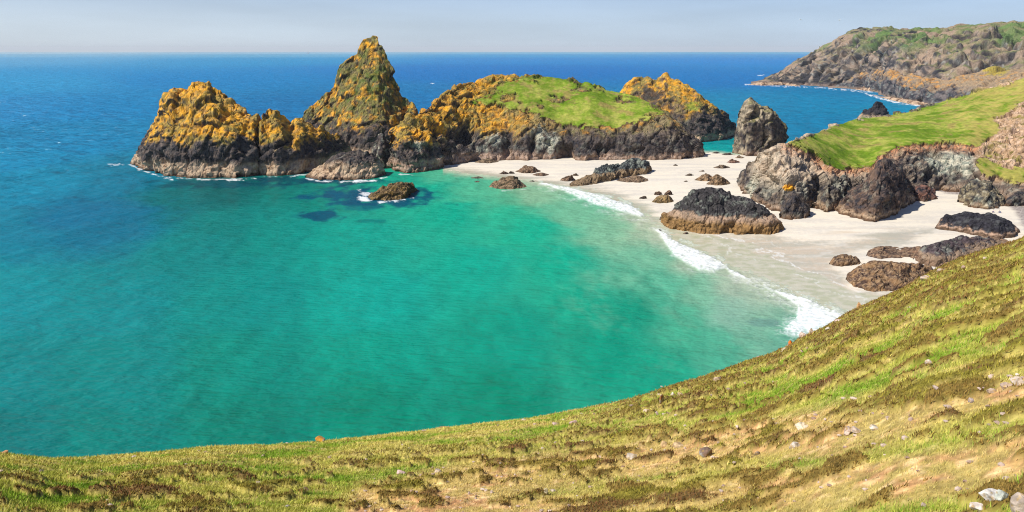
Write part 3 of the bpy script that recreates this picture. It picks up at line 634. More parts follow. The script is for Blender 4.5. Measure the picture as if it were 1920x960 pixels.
# ------------------------------------------------------------------ distant headland (terrain)
FB = [(1408, 157), (1440, 158), (1500, 160), (1560, 163), (1600, 165), (1640, 171), (1680, 182), (1740, 190), (1800, 196), (1920, 205), (2300, 215)]
FR = [(1408, 156), (1432, 152), (1445, 143), (1455, 131), (1470, 135), (1490, 126), (1500, 111), (1520, 102), (1540, 92), (1550, 80), (1570, 72), (1580, 63), (1604, 55), (1640, 53), (1700, 54), (1760, 54), (1800, 50), (1850, 46), (1880, 42), (1920, 40), (2100, 32), (2300, 26)]
P, N, I = loft(FB, FR, [(1408, 15), (1500, 110), (1600, 230), (1750, 420), (2300, 520)], [(1408, 10), (1550, 150), (2300, 400)], prof=[(0.04, 0.22), (0.16, 0.44), (0.42, 0.66), (0.7, 0.86)], amp=8.0, L=40, seed=91, nocap=True, step=2.2, gully=1.4, slant=0.25, fine=0.4, backdrop=0.6, us=26, crest=0.6, soft=1)
px, py = lib(P)
n = fbm(P, 45, 5, 191); n2 = fbm(P, 12, 4, 192); n3 = fbm(P, 5, 3, 193)
rock = mix(lin((84, 80, 80)) * K, lin((160, 140, 122)) * K, sm(-0.4, 0.4, n2 + 0.4 * n3))
rock = rock * (0.7 + 0.6 * I['cid2'])[..., None] * (1 - 0.5 * I['crack'])[..., None]
rock = mix(rock, lin((172, 176, 166)) * K, 0.55 * sm(0.2, 0.6, n3 + 0.5 * n))
rock = mix(rock, lin((56, 56, 62)) * K, 0.8 * sm(0.25, 0.6, -n2 + 0.4 * I['crack'] + sm(30, 8, P[..., 2]) * 0.55))
veg = mix(lin((112, 122, 72)) * K, lin((150, 138, 104)) * K, sm(-0.3, 0.4, n2 + 0.4 * n3))
veg = mix(veg, lin((172, 146, 126)) * K, 0.85 * sm(-0.1, 0.4, n + 0.3 * n2))
gm = sm(-0.1, 0.3, 0.8 * n + 0.45 * n2 + (N[..., 2] - 0.74) * 1.5 + sm(30, 75, P[..., 2]) * 0.35 + sm(1560, 1800, px) * 0.25 - 0.1)
c = mix(rock, veg, gm)
c = mix(c, lin((66, 62, 62)) * K, 0.45 * sm(-0.15, -0.5, I['gul']) * sm(80, 55, P[..., 2]))
c = mix(c, lin((96, 134, 66)) * K, 0.75 * sm(0.0, 0.4, fbm(P, 60, 4, 194) + 0.25 * n2) * sm(45, 68, P[..., 2]))
bandm = sm(2, -2, P[..., 2] - 3.6 + 3 * n2)
c = mix(c, lin((146, 124, 110)) * K, bandm)
finish('headland', P, c, None, None, kind='structure')
P, N, I = loft([(1552, 164), (1600, 167), (1640, 173), (1680, 187), (1740, 199), (1800, 206), (1920, 218), (2200, 225)],
               [(1552, 163), (1575, 155), (1600, 147), (1612, 138), (1640, 133), (1670, 132), (1700, 139), (1725, 142), (1745, 150), (1775, 152), (1800, 142), (1830, 141), (1850, 132), (1868, 126), (1886, 132), (1905, 134), (1930, 126), (2050, 100), (2200, 85)],
               [(1552, 10), (1640, 60), (1760, 70), (2200, 140)], [(1552, 10), (1640, 90), (2200, 200)], prof=CLIFF, amp=5.0, L=30, seed=96, nocap=True, step=1.5, gully=0.8, slant=0.2, fine=0.2, backdrop=0.0, us=14, crest=0.4, soft=1)
px, py = lib(P)
n = fbm(P, 26, 5, 195); n2 = fbm(P, 8, 4, 196); n3 = fbm(P, 3, 3, 197)
c = mix(lin((58, 58, 66)) * K, lin((122, 112, 108)) * K, sm(-0.4, 0.5, n2 + 0.4 * n3))
c = mix(c, lin((140, 156, 148)) * K, 0.5 * sm(0.15, 0.5, n3 + 0.4 * n))
topm = sm(-0.2, 0.3, (P[..., 2] - 17) / 20 + 0.5 * n + 0.5 * (N[..., 2] - 0.5))
tc = mix(lin((206, 150, 82)) * K, lin((170, 146, 116)) * K, sm(-0.3, 0.3, n2 + sm(1640, 1800, px) * 0.4 - 0.1))
tc = mix(tc, lin((176, 160, 60)) * K, 0.8 * sm(0.3, -0.2, np.hypot((px - 1868) / 28, (py - 132) / 12) - 0.8 + 0.4 * n2))
tc = mix(tc, lin((130, 118, 100)) * K, sm(0.1, 0.5, n3 + 0.4 * n))
c = mix(c, tc, topm)
c = mix(c, lin((150, 126, 106)) * K, sm(1.5, -1.5, P[..., 2] - 2.5 + 2 * n2))
finish('headland', P, c, None, None, kind='structure')
for k, (b, r, lab) in enumerate((
        ([(1604, 168), (1630, 171), (1658, 169)], [(1604, 167), (1618, 163), (1640, 162), (1658, 167)], 'small pale rock shelf at the foot of the distant headland'),
        ([(1636, 178), (1670, 188), (1710, 196), (1745, 199), (1760, 198)], [(1636, 177), (1650, 181), (1680, 183), (1710, 189), (1740, 192), (1760, 197)], 'long low tan rock shelf edged with foam below the distant headland'),
        ([(1403, 159), (1430, 160.5), (1470, 160), (1500, 162)], [(1403, 158.5), (1425, 155), (1460, 154), (1500, 160)], 'narrow pale rock ledge at the seaward tip of the distant headland'))):
    P, N, I = loft(b, r, 14, 12, prof=DOME, amp=1.2, L=7, seed=171 + k, step=1.0, tap=0.4)
    n2 = fbm(P, 5, 4, 177 + k)
    c = mix(lin((112, 84, 66)) * K, lin((206, 176, 146)) * K, sm(-0.3, 0.3, n2 + 0.2))
    finish('shore_rock', P, c, lab, 'rock')

# ------------------------------------------------------------------ beach
def lattice(x0, x1, nx, ys):
    xs = np.linspace(x0, x1, nx); PX, PY = np.meshgrid(xs, ys, indexing='ij'); return PX, PY
PX, PY = lattice(700, 2500, 760, np.concatenate([np.linspace(275, 420, 210), np.linspace(421, 700, 170)]))
G = on_z(PX, PY, 0.0)
d = sd(G[..., 0], G[..., 1], SAND_XY)
n = fbm(G * A([0.25, 1, 1]), 6, 4, 201); n2 = fbm(G, 1.2, 3, 202)
G[..., 2] = sand_z(G[..., 0], G[..., 1]) + np.where(d > 0, 0.05 * n + 0.02 * n2, 0)
dsh = seg_dist(G[..., 0], G[..., 1], SHORE_XY)
dry = mix(lin((240, 229, 208)), lin((224, 215, 200)), sm(-0.4, 0.5, n + 0.4 * n2)) * 0.80
wet = mix(lin((218, 202, 178)), lin((200, 194, 174)), sm(-0.4, 0.4, n + 0.4 * n2)) * 0.76
film = sm(0.10, 0.0, np.abs(fbm(G * A([0.35, 1, 1]), 9, 4, 203))) 
wet = mix(wet, lin((228, 222, 208)) * 0.8, 0.55 * film); wet = mix(wet, lin((176, 174, 146)) * 0.75, 0.7 * sm(12, 0.0, sd(G[..., 0], G[..., 1], SAND_XY) + 5 * n))
WET = [(835, 316), (880, 318), (1000, 334), (1080, 346), (1150, 360), (1210, 385), (1240, 415), (1300, 435), (1400, 443), (1450, 443), (1480, 455), (1560, 462), (1690, 440), (1745, 442), (1700, 462), (1600, 478), (1560, 500), (1600, 545), (1700, 560), (1700, 660), (1500, 640), (1300, 520), (1200, 440), (1000, 360)]
wm = sm(-9, 9, sd(PX, PY, WET) + 10 * n + 3 * n2)
c = mix(dry, wet, wm)
dd = sd(G[..., 0], G[..., 1], SAND_XY) + 5 * fbm(G, 11, 3, 209) + 1.2 * fbm(G, 2.5, 3, 210)
sw = sm(1150, 1260, PX) * wm
filmc = mix(lin((190, 192, 160)), lin((212, 208, 186)), sm(-0.3, 0.3, fbm(G * A([0.6, 1, 1]), 2.2, 4, 211))) * 0.76
c = mix(c, filmc, 0.85 * sw * sm(15.5, 12.5, dd))
for e0, wd, st in ((15.5, 0.55, 0.7), (9.5, 0.4, 0.45), (22.0, 0.3, 0.3)):
    c = mix(c, lin((240, 240, 234)) * 0.85, st * sw * sm(wd, wd * 0.3, np.abs(dd - e0 + 0.8 * n2)) * sm(-0.35, 0.1, fbm(G, 6, 3, 212)))
c = mix(c, lin((214, 190, 160)) * 0.76, 0.7 * sm(0.1, 0.5, fbm(G * A([0.12, 1, 1]), 5, 4, 205)) * sm(420, 440, PY) * sm(480, 460, PY))
peb = sm(-6, 6, sd(PX, PY, [(1880, 378), (1960, 378), (2100, 400), (2100, 470), (1925, 440), (1905, 410)]) + 6 * n)
peb = np.maximum(peb, sm(-3, 3, sd(PX, PY, [(1755, 358), (1800, 362), (1798, 370), (1770, 366)]) + 3 * n))
f1, f2, cid = worley(G, 0.5, 207)
c = mix(c, mix(lin((128, 118, 112)) * K, lin((196, 184, 174)) * K, cid), peb)
beach_m = surf_mat('sand', 0.9, 1.0, 0.07, 0.25, 0.15, (0.4, 1, 1), 0.2)
N_ = beach_m.node_tree.nodes; L_ = beach_m.node_tree.links
aw = N_.new('ShaderNodeAttribute'); aw.attribute_name = 'wet'
mr = N_.new('ShaderNodeMapRange'); mr.inputs['To Min'].default_value = 0.95; mr.inputs['To Max'].default_value = 0.4
L_.new(aw.outputs['Fac'], mr.inputs['Value']); L_.new(mr.outputs[0], N_['Principled BSDF'].inputs['Roughness'])
o = mesh_obj('beach', G, grid_faces(*PX.shape), beach_m, c, attrs={'wet': wm * (1 - peb)}, smooth=True)
tag(o, kind='structure')

# ------------------------------------------------------------------ sea
ys = np.concatenate([97.2 + np.array([0, 0.4, 0.9, 1.6, 2.4, 3.3]), np.linspace(101.5, 300, 180), np.linspace(301, 640, 300), np.linspace(642, 1000, 130)])
xs = np.concatenate([np.linspace(-2600, -60, 120), np.linspace(-55, 1925, 760), np.linspace(1935, 4200, 90)])
PX, PY = np.meshgrid(xs, ys, indexing='ij')
G = on_z(PX, PY, 0.0)
WC = [  # where on the sea, and how the water looks there from the cliff (depth over sand, weed or rock; haze paling painted into the far rows)
    (0, 99, 182, 206, 222), (500, 99, 170, 200, 220), (1000, 99, 156, 194, 218), (1450, 99, 148, 190, 218), (0, 104, 152, 191, 216), (500, 104, 136, 183, 212), (1000, 104, 114, 173, 212), (1450, 104, 106, 170, 212),
    (0, 112, 128, 178, 212), (500, 112, 108, 166, 206), (1000, 112, 86, 158, 208), (1450, 112, 78, 158, 210),
    (0, 160, 92, 165, 208), (400, 150, 74, 150, 200), (850, 135, 60, 142, 198), (1000, 135, 50, 140, 198), (1400, 150, 42, 142, 198),
    (0, 200, 78, 152, 200), (200, 200, 66, 146, 194), (560, 200, 46, 134, 184), (800, 190, 44, 136, 188), (1600, 170, 12, 146, 188), (1570, 190, 12, 150, 190), (1690, 205, 10, 154, 188),
    (60, 350, 40, 145, 174), (0, 300, 50, 146, 184), (150, 260, 52, 142, 184), (230, 330, 24, 130, 156), (230, 420, 8, 124, 148), (150, 400, 10, 122, 152), (0, 430, 14, 134, 156),
    (0, 560, 0, 150, 155), (0, 700, 0, 142, 140), (0, 820, 0, 130, 125), (200, 560, 0, 147, 147), (200, 700, 0, 145, 138), (200, 820, 0, 138, 126),
    (430, 420, 0, 138, 132), (350, 470, 0, 142, 138), (340, 375, 0, 124, 126), (420, 352, 0, 112, 112), (560, 350, 0, 130, 122), (520, 430, 0, 150, 138), (450, 560, 0, 152, 142), (450, 680, 0, 150, 132), (450, 800, 0, 140, 120),
    (650, 450, 0, 168, 148), (700, 560, 0, 172, 154), (700, 660, 0, 164, 140), (700, 770, 0, 148, 122), (620, 350, 0, 148, 130), (800, 350, 30, 178, 148), (760, 335, 20, 166, 140), (830, 330, 100, 190, 154), (850, 400, 6, 178, 148),
    (900, 500, 0, 176, 150), (950, 640, 0, 164, 138), (950, 740, 0, 150, 122), (900, 355, 96, 192, 154), (950, 400, 60, 186, 150), (960, 375, 100, 184, 146), (1000, 430, 44, 184, 150), (1000, 360, 152, 196, 160), (1080, 400, 128, 194, 158), (1050, 480, 44, 180, 148), (1100, 560, 30, 174, 142),
    (1150, 430, 138, 196, 160), (1200, 490, 126, 192, 158), (1240, 545, 104, 190, 156), (1185, 590, 4, 164, 134), (1290, 610, 84, 180, 146), (1150, 650, 10, 164, 134), (1250, 700, 34, 170, 138), (1350, 660, 92, 182, 150), (1375, 580, 150, 196, 172), (1440, 620, 136, 190, 162), (1480, 640, 118, 182, 156), (1300, 550, 132, 192, 160),
    (1210, 420, 166, 196, 164), (1300, 485, 174, 196, 168), (1400, 540, 176, 196, 172), (1350, 270, 0, 150, 156), (1330, 280, 40, 174, 168), (1500, 240, 0, 140, 178), (1550, 230, 0, 144, 184),
]
wc = A(WC, float); wP = on_z(wc[:, 0], wc[:, 1]); wa = np.arctan2(wP[:, 0], wP[:, 1]); wr = np.log(np.hypot(wP[:, 0], wP[:, 1]))
ga = np.arctan2(G[..., 0], G[..., 1]); gr = np.log(np.hypot(G[..., 0], G[..., 1]))
n = fbm(G, 22, 4, 301); n2 = fbm(G * A([1, 0.5, 1]), 7, 4, 302)
ga_w = ga + 0.02 * n; gr_w = gr + 0.05 * n + 0.02 * n2
num = np.zeros(G.shape); den = np.zeros(G.shape[:2])
Tz = np.exp(-4e-5 * np.hypot(wP[:, 0], np.hypot(wP[:, 1], H)))[:, None]      # what the sea haze takes and gives on the way
wl_ = np.clip((lin(wc[:, 2:]) - (1 - Tz) * A([0.5, 0.56, 0.66]) - A([0.03, 0.032, 0.038]) - 0.035 * sm(250, 1500, np.hypot(wP[:, 0], wP[:, 1]))[:, None]) / Tz, 0.0, 1)
for k in range(len(wc)):
    q = ((ga_w - wa[k]) / 0.07) ** 2 + ((gr_w - wr[k]) / 0.16) ** 2
    w = 1.0 / (q + 0.15) ** 2.2
    num += w[..., None] * wl_[k]; den += w
wcol = num / den[..., None]
# drifting sand in suspension, weed patches, and darker water along the stack feet
plume = (fbm(G * A([1.3, 0.6, 1]), 14, 5, 305, gain=0.65) + 0.2 * fbm(G, 2.5, 3, 308)) * sm(900, 1150, PX) * sm(420, 470, PY) * sm(760, 640, PY)
wcol = mix(wcol, lin((176, 206, 172)), 0.15 * sm(-0.05, 0.7, plume)); wcol = mix(wcol, lin((0, 140, 110)), 0.22 * sm(0.0, 0.6, -plume))
streak = fbm(G * A([1.3, 0.5, 1]), 5, 4, 306)
wcol = wcol * (1 + 0.16 * streak)[..., None]
for (ox, oy, rx, ry, rc, s) in ((601, 405, 34, 9, (0, 74, 104), .9), (650, 368, 62, 15, (0, 84, 112), .95), (735, 372, 74, 16, (0, 80, 108), .95), (690, 372, 30, 16, (0, 84, 110), .8), (672, 391, 40, 4, (0, 110, 116), .8), (690, 414, 26, 3, (0, 126, 118), .8),
                               (420, 345, 120, 8, (0, 76, 92), .7), (560, 338, 90, 7, (0, 70, 88), .8), (650, 341, 80, 5, (0, 70, 92), .7), (200, 400, 110, 26, (8, 110, 144), .25), (1430, 606, 30, 6, (100, 140, 134), .5), (1200, 570, 50, 40, (0, 140, 106), .3), (785, 355, 14, 3, (0, 96, 104), .7)):
    wcol = mix(wcol, lin(rc), s * sm(0.45, -0.25, np.hypot((PX - ox) / rx, (PY - oy) / ry) - 0.9 + 0.9 * n2 + 0.4 * streak))
# surf: breaking lines along the shore and wash round the rocks
FO = [([(1005, 341), (1030, 345), (1080, 354), (1130, 367), (1180, 384), (1212, 405), (1200, 407), (1160, 397), (1120, 386), (1080, 370), (1050, 357), (1020, 347)], 1.0),
      ([(1222, 428), (1240, 433), (1262, 450), (1300, 466), (1350, 490), (1366, 503), (1345, 509), (1310, 507), (1285, 495), (1262, 478), (1245, 455), (1238, 440)], 1.0),
      ([(1355, 497), (1400, 519), (1408, 527), (1385, 521), (1365, 510)], 1.0),
      ([(1420, 533), (1460, 545), (1510, 560), (1560, 582), (1600, 604), (1560, 625), (1490, 634), (1470, 618), (1490, 598), (1496, 575), (1470, 558), (1440, 545)], 1.0)]
foam = np.zeros(PX.shape)
fn = fbm(G, 2.4, 4, 311); fn2 = fbm(G, 0.8, 3, 312)
fn3 = fbm(G * A([1, 0.6, 1]), 5.0, 4, 313)
for poly, s in FO:
    dd = sd(PX, PY, poly)
    foam = np.maximum(foam, sm(-1.5, 2.2, dd - 0.5 + 2.6 * fn3 + 2.4 * fn + 1.6 * fn2) * (1 - 0.6 * sm(-0.15, 0.35, fn2 + 0.6 * fn) * sm(20, 2, dd)))
    lace = sm(0.16, 0.03, np.abs(fbm(G, 1.7, 3, 315)))
    foam = np.maximum(foam, 0.65 * sm(0.0, 0.35, fn3 + 0.5 * fn) * sm(-20, 2, dd) * (0.35 + 0.65 * lace))
foam = np.maximum(foam, 0.5 * sm(0.12, 0.02, np.abs(fn + 0.3 * fn2)) * sm(-26, 0, sd(PX, PY, FO[3][0])))
for line, w, s in (([(205, 308), (245, 309), (262, 318)], 1.6, .7), ([(258, 316), (300, 331), (322, 336)], 1.3, .8), ([(318, 333), (400, 337), (478, 334)], 1.2, .7), ([(425, 338), (455, 338), (465, 334)], 1.6, .9), ([(566, 333), (600, 340), (680, 341)], 1.7, .9), ([(665, 339), (705, 338), (724, 332)], 1.6, 1.), ([(495, 331), (545, 331), (580, 326)], 1.0, .6),
                   ([(672, 372), (688, 374), (712, 379)], 3.0, 1.), ([(675, 360), (700, 366), (712, 358)], 3.0, .9), ([(712, 378), (745, 376), (775, 370)], 2.2, 1.), ([(750, 327), (775, 328)], 1.2, .7),
                   ([(1398, 158), (1450, 161), (1500, 163), (1560, 166)], 0.9, .9), ([(1545, 166), (1600, 169), (1640, 173)], 0.9, .8), ([(1622, 175), (1660, 187), (1700, 196), (1750, 201)], 1.6, 1.), ([(1595, 170), (1625, 173), (1650, 172)], 1.1, .9), ([(1420, 142), (1434, 140)], 0.8, .9), ([(1602, 223), (1640, 227), (1670, 224)], 0.9, .7),
                   ([(1385, 440), (1400, 455), (1425, 470)], 1.0, .7), ([(1480, 470), (1520, 505)], 0.8, .4), ([(940, 358), (985, 355)], 0.8, .5)):
    foam = np.maximum(foam, s * sm(0.6, -0.5, seg_dist(PX, PY, line) / w - 0.2 + 2.6 * fn3 + 1.3 * fn + 0.6 * fn2))
G[..., 2] += 0.45 * foam * sm(330, 345, PY) * (PX > 900) + 0.10 * fn * sm(640, 420, PY) * (PY > 200)
# glassy thin water over the sand near the edge
dsh = sd(G[..., 0], G[..., 1], SAND_XY)
wcol = mix(wcol, lin((200, 204, 176)), 0.85 * sm(-13, 0.0, dsh + 3.0 * fn3 + 2.0 * fn) * (PX > 830))
SEA_K = 0.76
sea_m = bpy.data.materials.new('sea_water'); sea_m.use_nodes = True
N_ = sea_m.node_tree.nodes; L_ = sea_m.node_tree.links; b = N_['Principled BSDF']
at = N_.new('ShaderNodeAttribute'); at.attribute_name = 'Col'
af = N_.new('ShaderNodeAttribute'); af.attribute_name = 'foam'
ge = N_.new('ShaderNodeNewGeometry')
def nz(scale, st, det, rot=0.25):
    mp = N_.new('ShaderNodeMapping'); mp.inputs['Scale'].default_value = st; mp.inputs['Rotation'].default_value = (0, 0, rot)
    L_.new(ge.outputs['Position'], mp.inputs['Vector'])
    t = N_.new('ShaderNodeTexNoise'); t.inputs['Scale'].default_value = scale; t.inputs['Detail'].default_value = det; t.inputs['Roughness'].default_value = 0.6
    t.inputs['Distortion'].default_value = 0.0
    L_.new(mp.outputs[0], t.inputs['Vector']); return t
w1, w2, w3 = nz(0.17, (0.75, 1.15, 1), 4, 0.22), nz(0.5, (0.5, 1.3, 1), 2, 0.16), nz(0.03, (0.5, 1.2, 1), 3, 0.15)
def m2(op, a, bb, v=None):
    q = N_.new('ShaderNodeMath'); q.operation = op
    for i, s in enumerate((a, bb)):
        if hasattr(s, 'links') or hasattr(s, 'node'): L_.new(s, q.inputs[i])
        else: q.inputs[i].default_value = s
    return q.outputs[0]
hgt = m2('ADD', m2('MULTIPLY', w1.outputs['Fac'], 2.2), m2('MULTIPLY', w2.outputs['Fac'], 1.1))
w4 = nz(0.075, (0.7, 1.15, 1), 3, 0.3)
ac = N_.new('ShaderNodeAttribute'); ac.attribute_name = 'chop'       # the open sea runs higher than the sheltered bay
hgt = m2('ADD', hgt, m2('MULTIPLY', m2('MULTIPLY', w3.outputs['Fac'], 14.0), ac.outputs['Fac'])); hgt = m2('ADD', hgt, m2('MULTIPLY', m2('MULTIPLY', w4.outputs['Fac'], 9.0), ac.outputs['Fac']))
hgt = m2('MULTIPLY', hgt, m2('ADD', m2('MULTIPLY', ac.outputs['Fac'], 0.5), 0.8))
bp = N_.new('ShaderNodeBump'); bp.inputs['Strength'].default_value = 0.7; bp.inputs['Distance'].default_value = 1.0
L_.new(hgt, bp.inputs['Height']); L_.new(bp.outputs[0], b.inputs['Normal'])
fm = N_.new('ShaderNodeMix'); fm.data_type = 'RGBA'
L_.new(af.outputs['Fac'], fm.inputs['Factor'])
L_.new(at.outputs['Color'], fm.inputs['A']); fm.inputs['B'].default_value = (0.86, 0.88, 0.88, 1)
L_.new(fm.outputs['Result'], b.inputs['Base Color'])
b.inputs['IOR'].default_value = 1.33; b.inputs['Specular IOR Level'].default_value = 0.0
mr = N_.new('ShaderNodeMapRange'); mr.inputs['To Min'].default_value = 0.22; mr.inputs['To Max'].default_value = 0.9
L_.new(af.outputs['Fac'], mr.inputs['Value']); L_.new(mr.outputs[0], b.inputs['Roughness'])
# the wavy surface mirrors only a little of the sky, even far out, since the wave faces tip towards the cliff
gl = N_.new('ShaderNodeBsdfGlossy'); gl.inputs['Roughness'].default_value = 0.2; L_.new(bp.outputs[0], gl.inputs['Normal'])
fr = N_.new('ShaderNodeFresnel'); fr.inputs['IOR'].default_value = 1.33; L_.new(bp.outputs[0], fr.inputs['Normal'])
ms = N_.new('ShaderNodeMixShader'); L_.new(m2('MINIMUM', m2('MULTIPLY', fr.outputs[0], 0.42), 0.11), ms.inputs[0]); L_.new(b.outputs[0], ms.inputs[1]); L_.new(gl.outputs[0], ms.inputs[2])
L_.new(ms.outputs[0], N_['Material Output'].inputs['Surface'])
o = mesh_obj('sea', G, grid_faces(*PX.shape), sea_m, wcol * (SEA_K + 0.12 * sm(400, 2500, np.hypot(G[..., 0], G[..., 1])))[..., None], attrs={'chop': sm(200, 750, np.hypot(G[..., 0] - 60, G[..., 1]) + 60 * n - 0.35 * np.minimum(G[..., 0] + 40, 0)), 'foam': np.clip(foam, 0, 1) * (0.9 - 0.25 * sm(0, 0.5, fn2 + 0.5 * fn))}, smooth=True)
tag(o, kind='structure')

# ------------------------------------------------------------------ heath slope in front (terrain)
SIL = [(-900, 905), (-300, 868), (-100, 856), (0, 850), (40, 856), (100, 862), (200, 858), (300, 850), (400, 841), (500, 837), (600, 830), (700, 820), (780, 812), (870, 800), (950, 791), (1000, 785), (1060, 775), (1120, 764), (1160, 756), (1220, 740), (1280, 722), (1350, 700), (1400, 682), (1450, 666), (1480, 652),
       (1500, 638), (1550, 616), (1590, 590), (1620, 576), (1690, 546), (1720, 527), (1760, 505), (1800, 488), (1860, 468), (1900, 456), (1960, 430), (2100, 380), (2300, 330), (2700, 270)]
sr = ray(A(SIL)[:, 0], A(SIL)[:, 1]); s_az = np.arctan2(sr[:, 0], sr[:, 1]); s_tan = -sr[:, 2] / np.hypot(sr[:, 0], sr[:, 1])
rcr = ray(A([-900, 0, 600, 1000, 1300, 1500, 1700, 1900, 2700]), A([900, 850, 830, 785, 720, 640, 540, 456, 270])); rc_az = np.arctan2(rcr[:, 0], rcr[:, 1]); rc_v = A([34, 45, 55, 64, 78, 90, 104, 118, 125.])
HGT0 = 4.0
def hill_z(az, r):
    td = np.interp(az, s_az, s_tan); rc = np.interp(az, rc_az, rc_v)
    x = np.maximum(r - rc, 0)
    return H - r * td - HGT0 * (1 - r / rc) ** 2 - 0.9 * x * sm(0, 8, x)
def hill_hit(px, py):
    d = ray(px, py); az = np.arctan2(d[..., 0], d[..., 1]); t = -d[..., 2] / np.hypot(d[..., 0], d[..., 1])
    td = np.interp(az, s_az, s_tan); rc = np.interp(az, rc_az, rc_v); k = np.maximum(t - td, 0.0)
    # h0 (1-r/rc)^2 = r k
    a_ = HGT0 / rc ** 2; b_ = -(2 * HGT0 / rc + k); r = (-b_ - np.sqrt(np.maximum(b_ * b_ - 4 * a_ * HGT0, 0))) / (2 * a_)
    return az, r
na = 1150
az = np.concatenate([np.linspace(s_az[0] - 0.25, math.atan2(-1.0, 1.05), 90, endpoint=False), np.linspace(math.atan2(-1.0, 1.05), math.atan2(1.0, 1.05), na), np.linspace(math.atan2(1.0, 1.05) + 0.004, s_az[-1] + 0.2, 70)])
q = np.linspace(0, 1, 430)
AZ = az[:, None] * np.ones((1, len(q)))
RC = np.interp(AZ, rc_az, rc_v)
RR = 3.0 * (RC / 3.0) ** np.clip(q / 0.9, 0, 1)[None, :]
RR = RR + np.where(q > 0.9, (q - 0.9) / 0.1, 0)[None, :] ** 1.3 * 75
G = np.stack([np.sin(AZ) * RR, np.cos(AZ) * RR, hill_z(AZ, RR)], -1)
def hill_fields(G):
    X = G * A([1, 1, 0.6])
    px, py = lib(G)
    n0 = fbm(X, 9.0, 3, 400); n1 = fbm(X * A([0.7, 1, 1]), 3.4, 4, 401); n2 = fbm(X * A([0.8, 1, 1]), 1.1, 4, 402); n3 = fbm(X, 0.35, 3, 403)
    wz, w2_, cid = worley(X * A([0.7, 1, 1]) + 0.25 * n2[..., None], 0.95, 404)
    # dwarf heather cushions
    hm = sm(-0.04, 0.18, 0.30 * n0 + 0.5 * n1 + 0.75 * n2 + 0.55 * (0.5 - wz) + 0.30 * n3 - 0.21 + 0.14 * sm(850, 930, py) + 0.10 * sm(1100, 1600, px))
    crest = sm(60, 14, py - np.interp(px, A(SIL)[:, 0], A(SIL)[:, 1]))
    hm = hm * (1 - 0.85 * crest * sm(1250, 1000, px))
    # worn tan ground running across the slope
    path = seg_dist(px, py, [(700, 960), (900, 900), (1150, 860), (1350, 830), (1600, 810), (1750, 770), (1920, 730), (2100, 680)])
    path2 = seg_dist(px, py, [(900, 985), (1300, 930), (1600, 905), (1800, 880), (1920, 850)])
    tm = np.maximum(sm(58, 4, path + 34 * n0 + 30 * n1 + 20 * n2), 0.85 * sm(50, 4, path2 + 34 * n0 + 30 * n1 + 20 * n2))
    tm = np.maximum(tm, 0.55 * sm(0.15, 0.5, n1 + 0.5 * n2) * sm(700, 1300, px))
    tm = np.clip(1.15 * tm, 0, 1) * (1 - 0.75 * hm) * (0.55 + 0.45 * sm(-0.25, 0.25, n2 + 0.5 * n3))
    return px, py, n1, n2, n3, wz, cid, hm, tm
def hill_relief(n1, n2, n3, wz, hm, R):
    k = np.clip(R / 22.0, 0.55, 1.6)
    return k * (0.10 * n1 + 0.06 * n2 + hm * (0.13 + 0.16 * (0.6 - wz) + 0.06 * n3) + 0.03 * n3)
px, py, n1, n2, n3, wz, cid, hm, tm = hill_fields(G)
G[..., 2] += hill_relief(n1, n2, n3, wz, hm, RR)
c_g = mix(lin((164, 160, 72)) * K, lin((200, 182, 104)) * K, sm(-0.4, 0.4, n2 + 0.5 * n1))
c_g = mix(c_g, lin((122, 142, 42)) * K, 0.7 * sm(0.05, 0.55, -n1 + 0.5 * n2))
c_g = mix(c_g, lin((206, 190, 116)) * K, 0.5 * sm(0.1, 0.5, n3 + 0.4 * n2))
c_h = mix(lin((130, 110, 54)) * K, lin((132, 124, 50)) * K, sm(-0.2, 0.4, n1 + (cid - 0.5) * 1.2))
c_h = mix(c_h, lin((112, 86, 58)) * K, 0.8 * sm(0.25, 0.55, (cid - 0.4) + 0.3 * n3))
c_h = mix(c_h, lin((78, 62, 40)) * K, 0.45 * sm(0.0, 0.5, -n3))
c_t = mix(lin((216, 176, 118)) * K, lin((196, 146, 100)) * K, sm(-0.3, 0.4, n2 + 0.4 * n3)); c_t = mix(c_t, lin((236, 206, 150)) * K, 0.6 * sm(0.1, 0.5, n3))
c = mix(c_g, c_t, tm); c = mix(c, c_h, hm); c = c * (1.12 + 0.35 * n3 + 0.25 * fbm(G, 0.14, 2, 406))[..., None]
earth = sm(10, -6, RC - RR); steep = (RR > RC + 2)
c = mix(c, mix(C_GREYGREEN, lin((170, 140, 112)) * K, sm(-.3, .3, n2)), sm(1.5, 6.0, RR - RC))
o = mesh_obj('hillside', G, grid_faces(*AZ.shape), M_HILL, c, smooth=True)
tag(o, kind='structure')

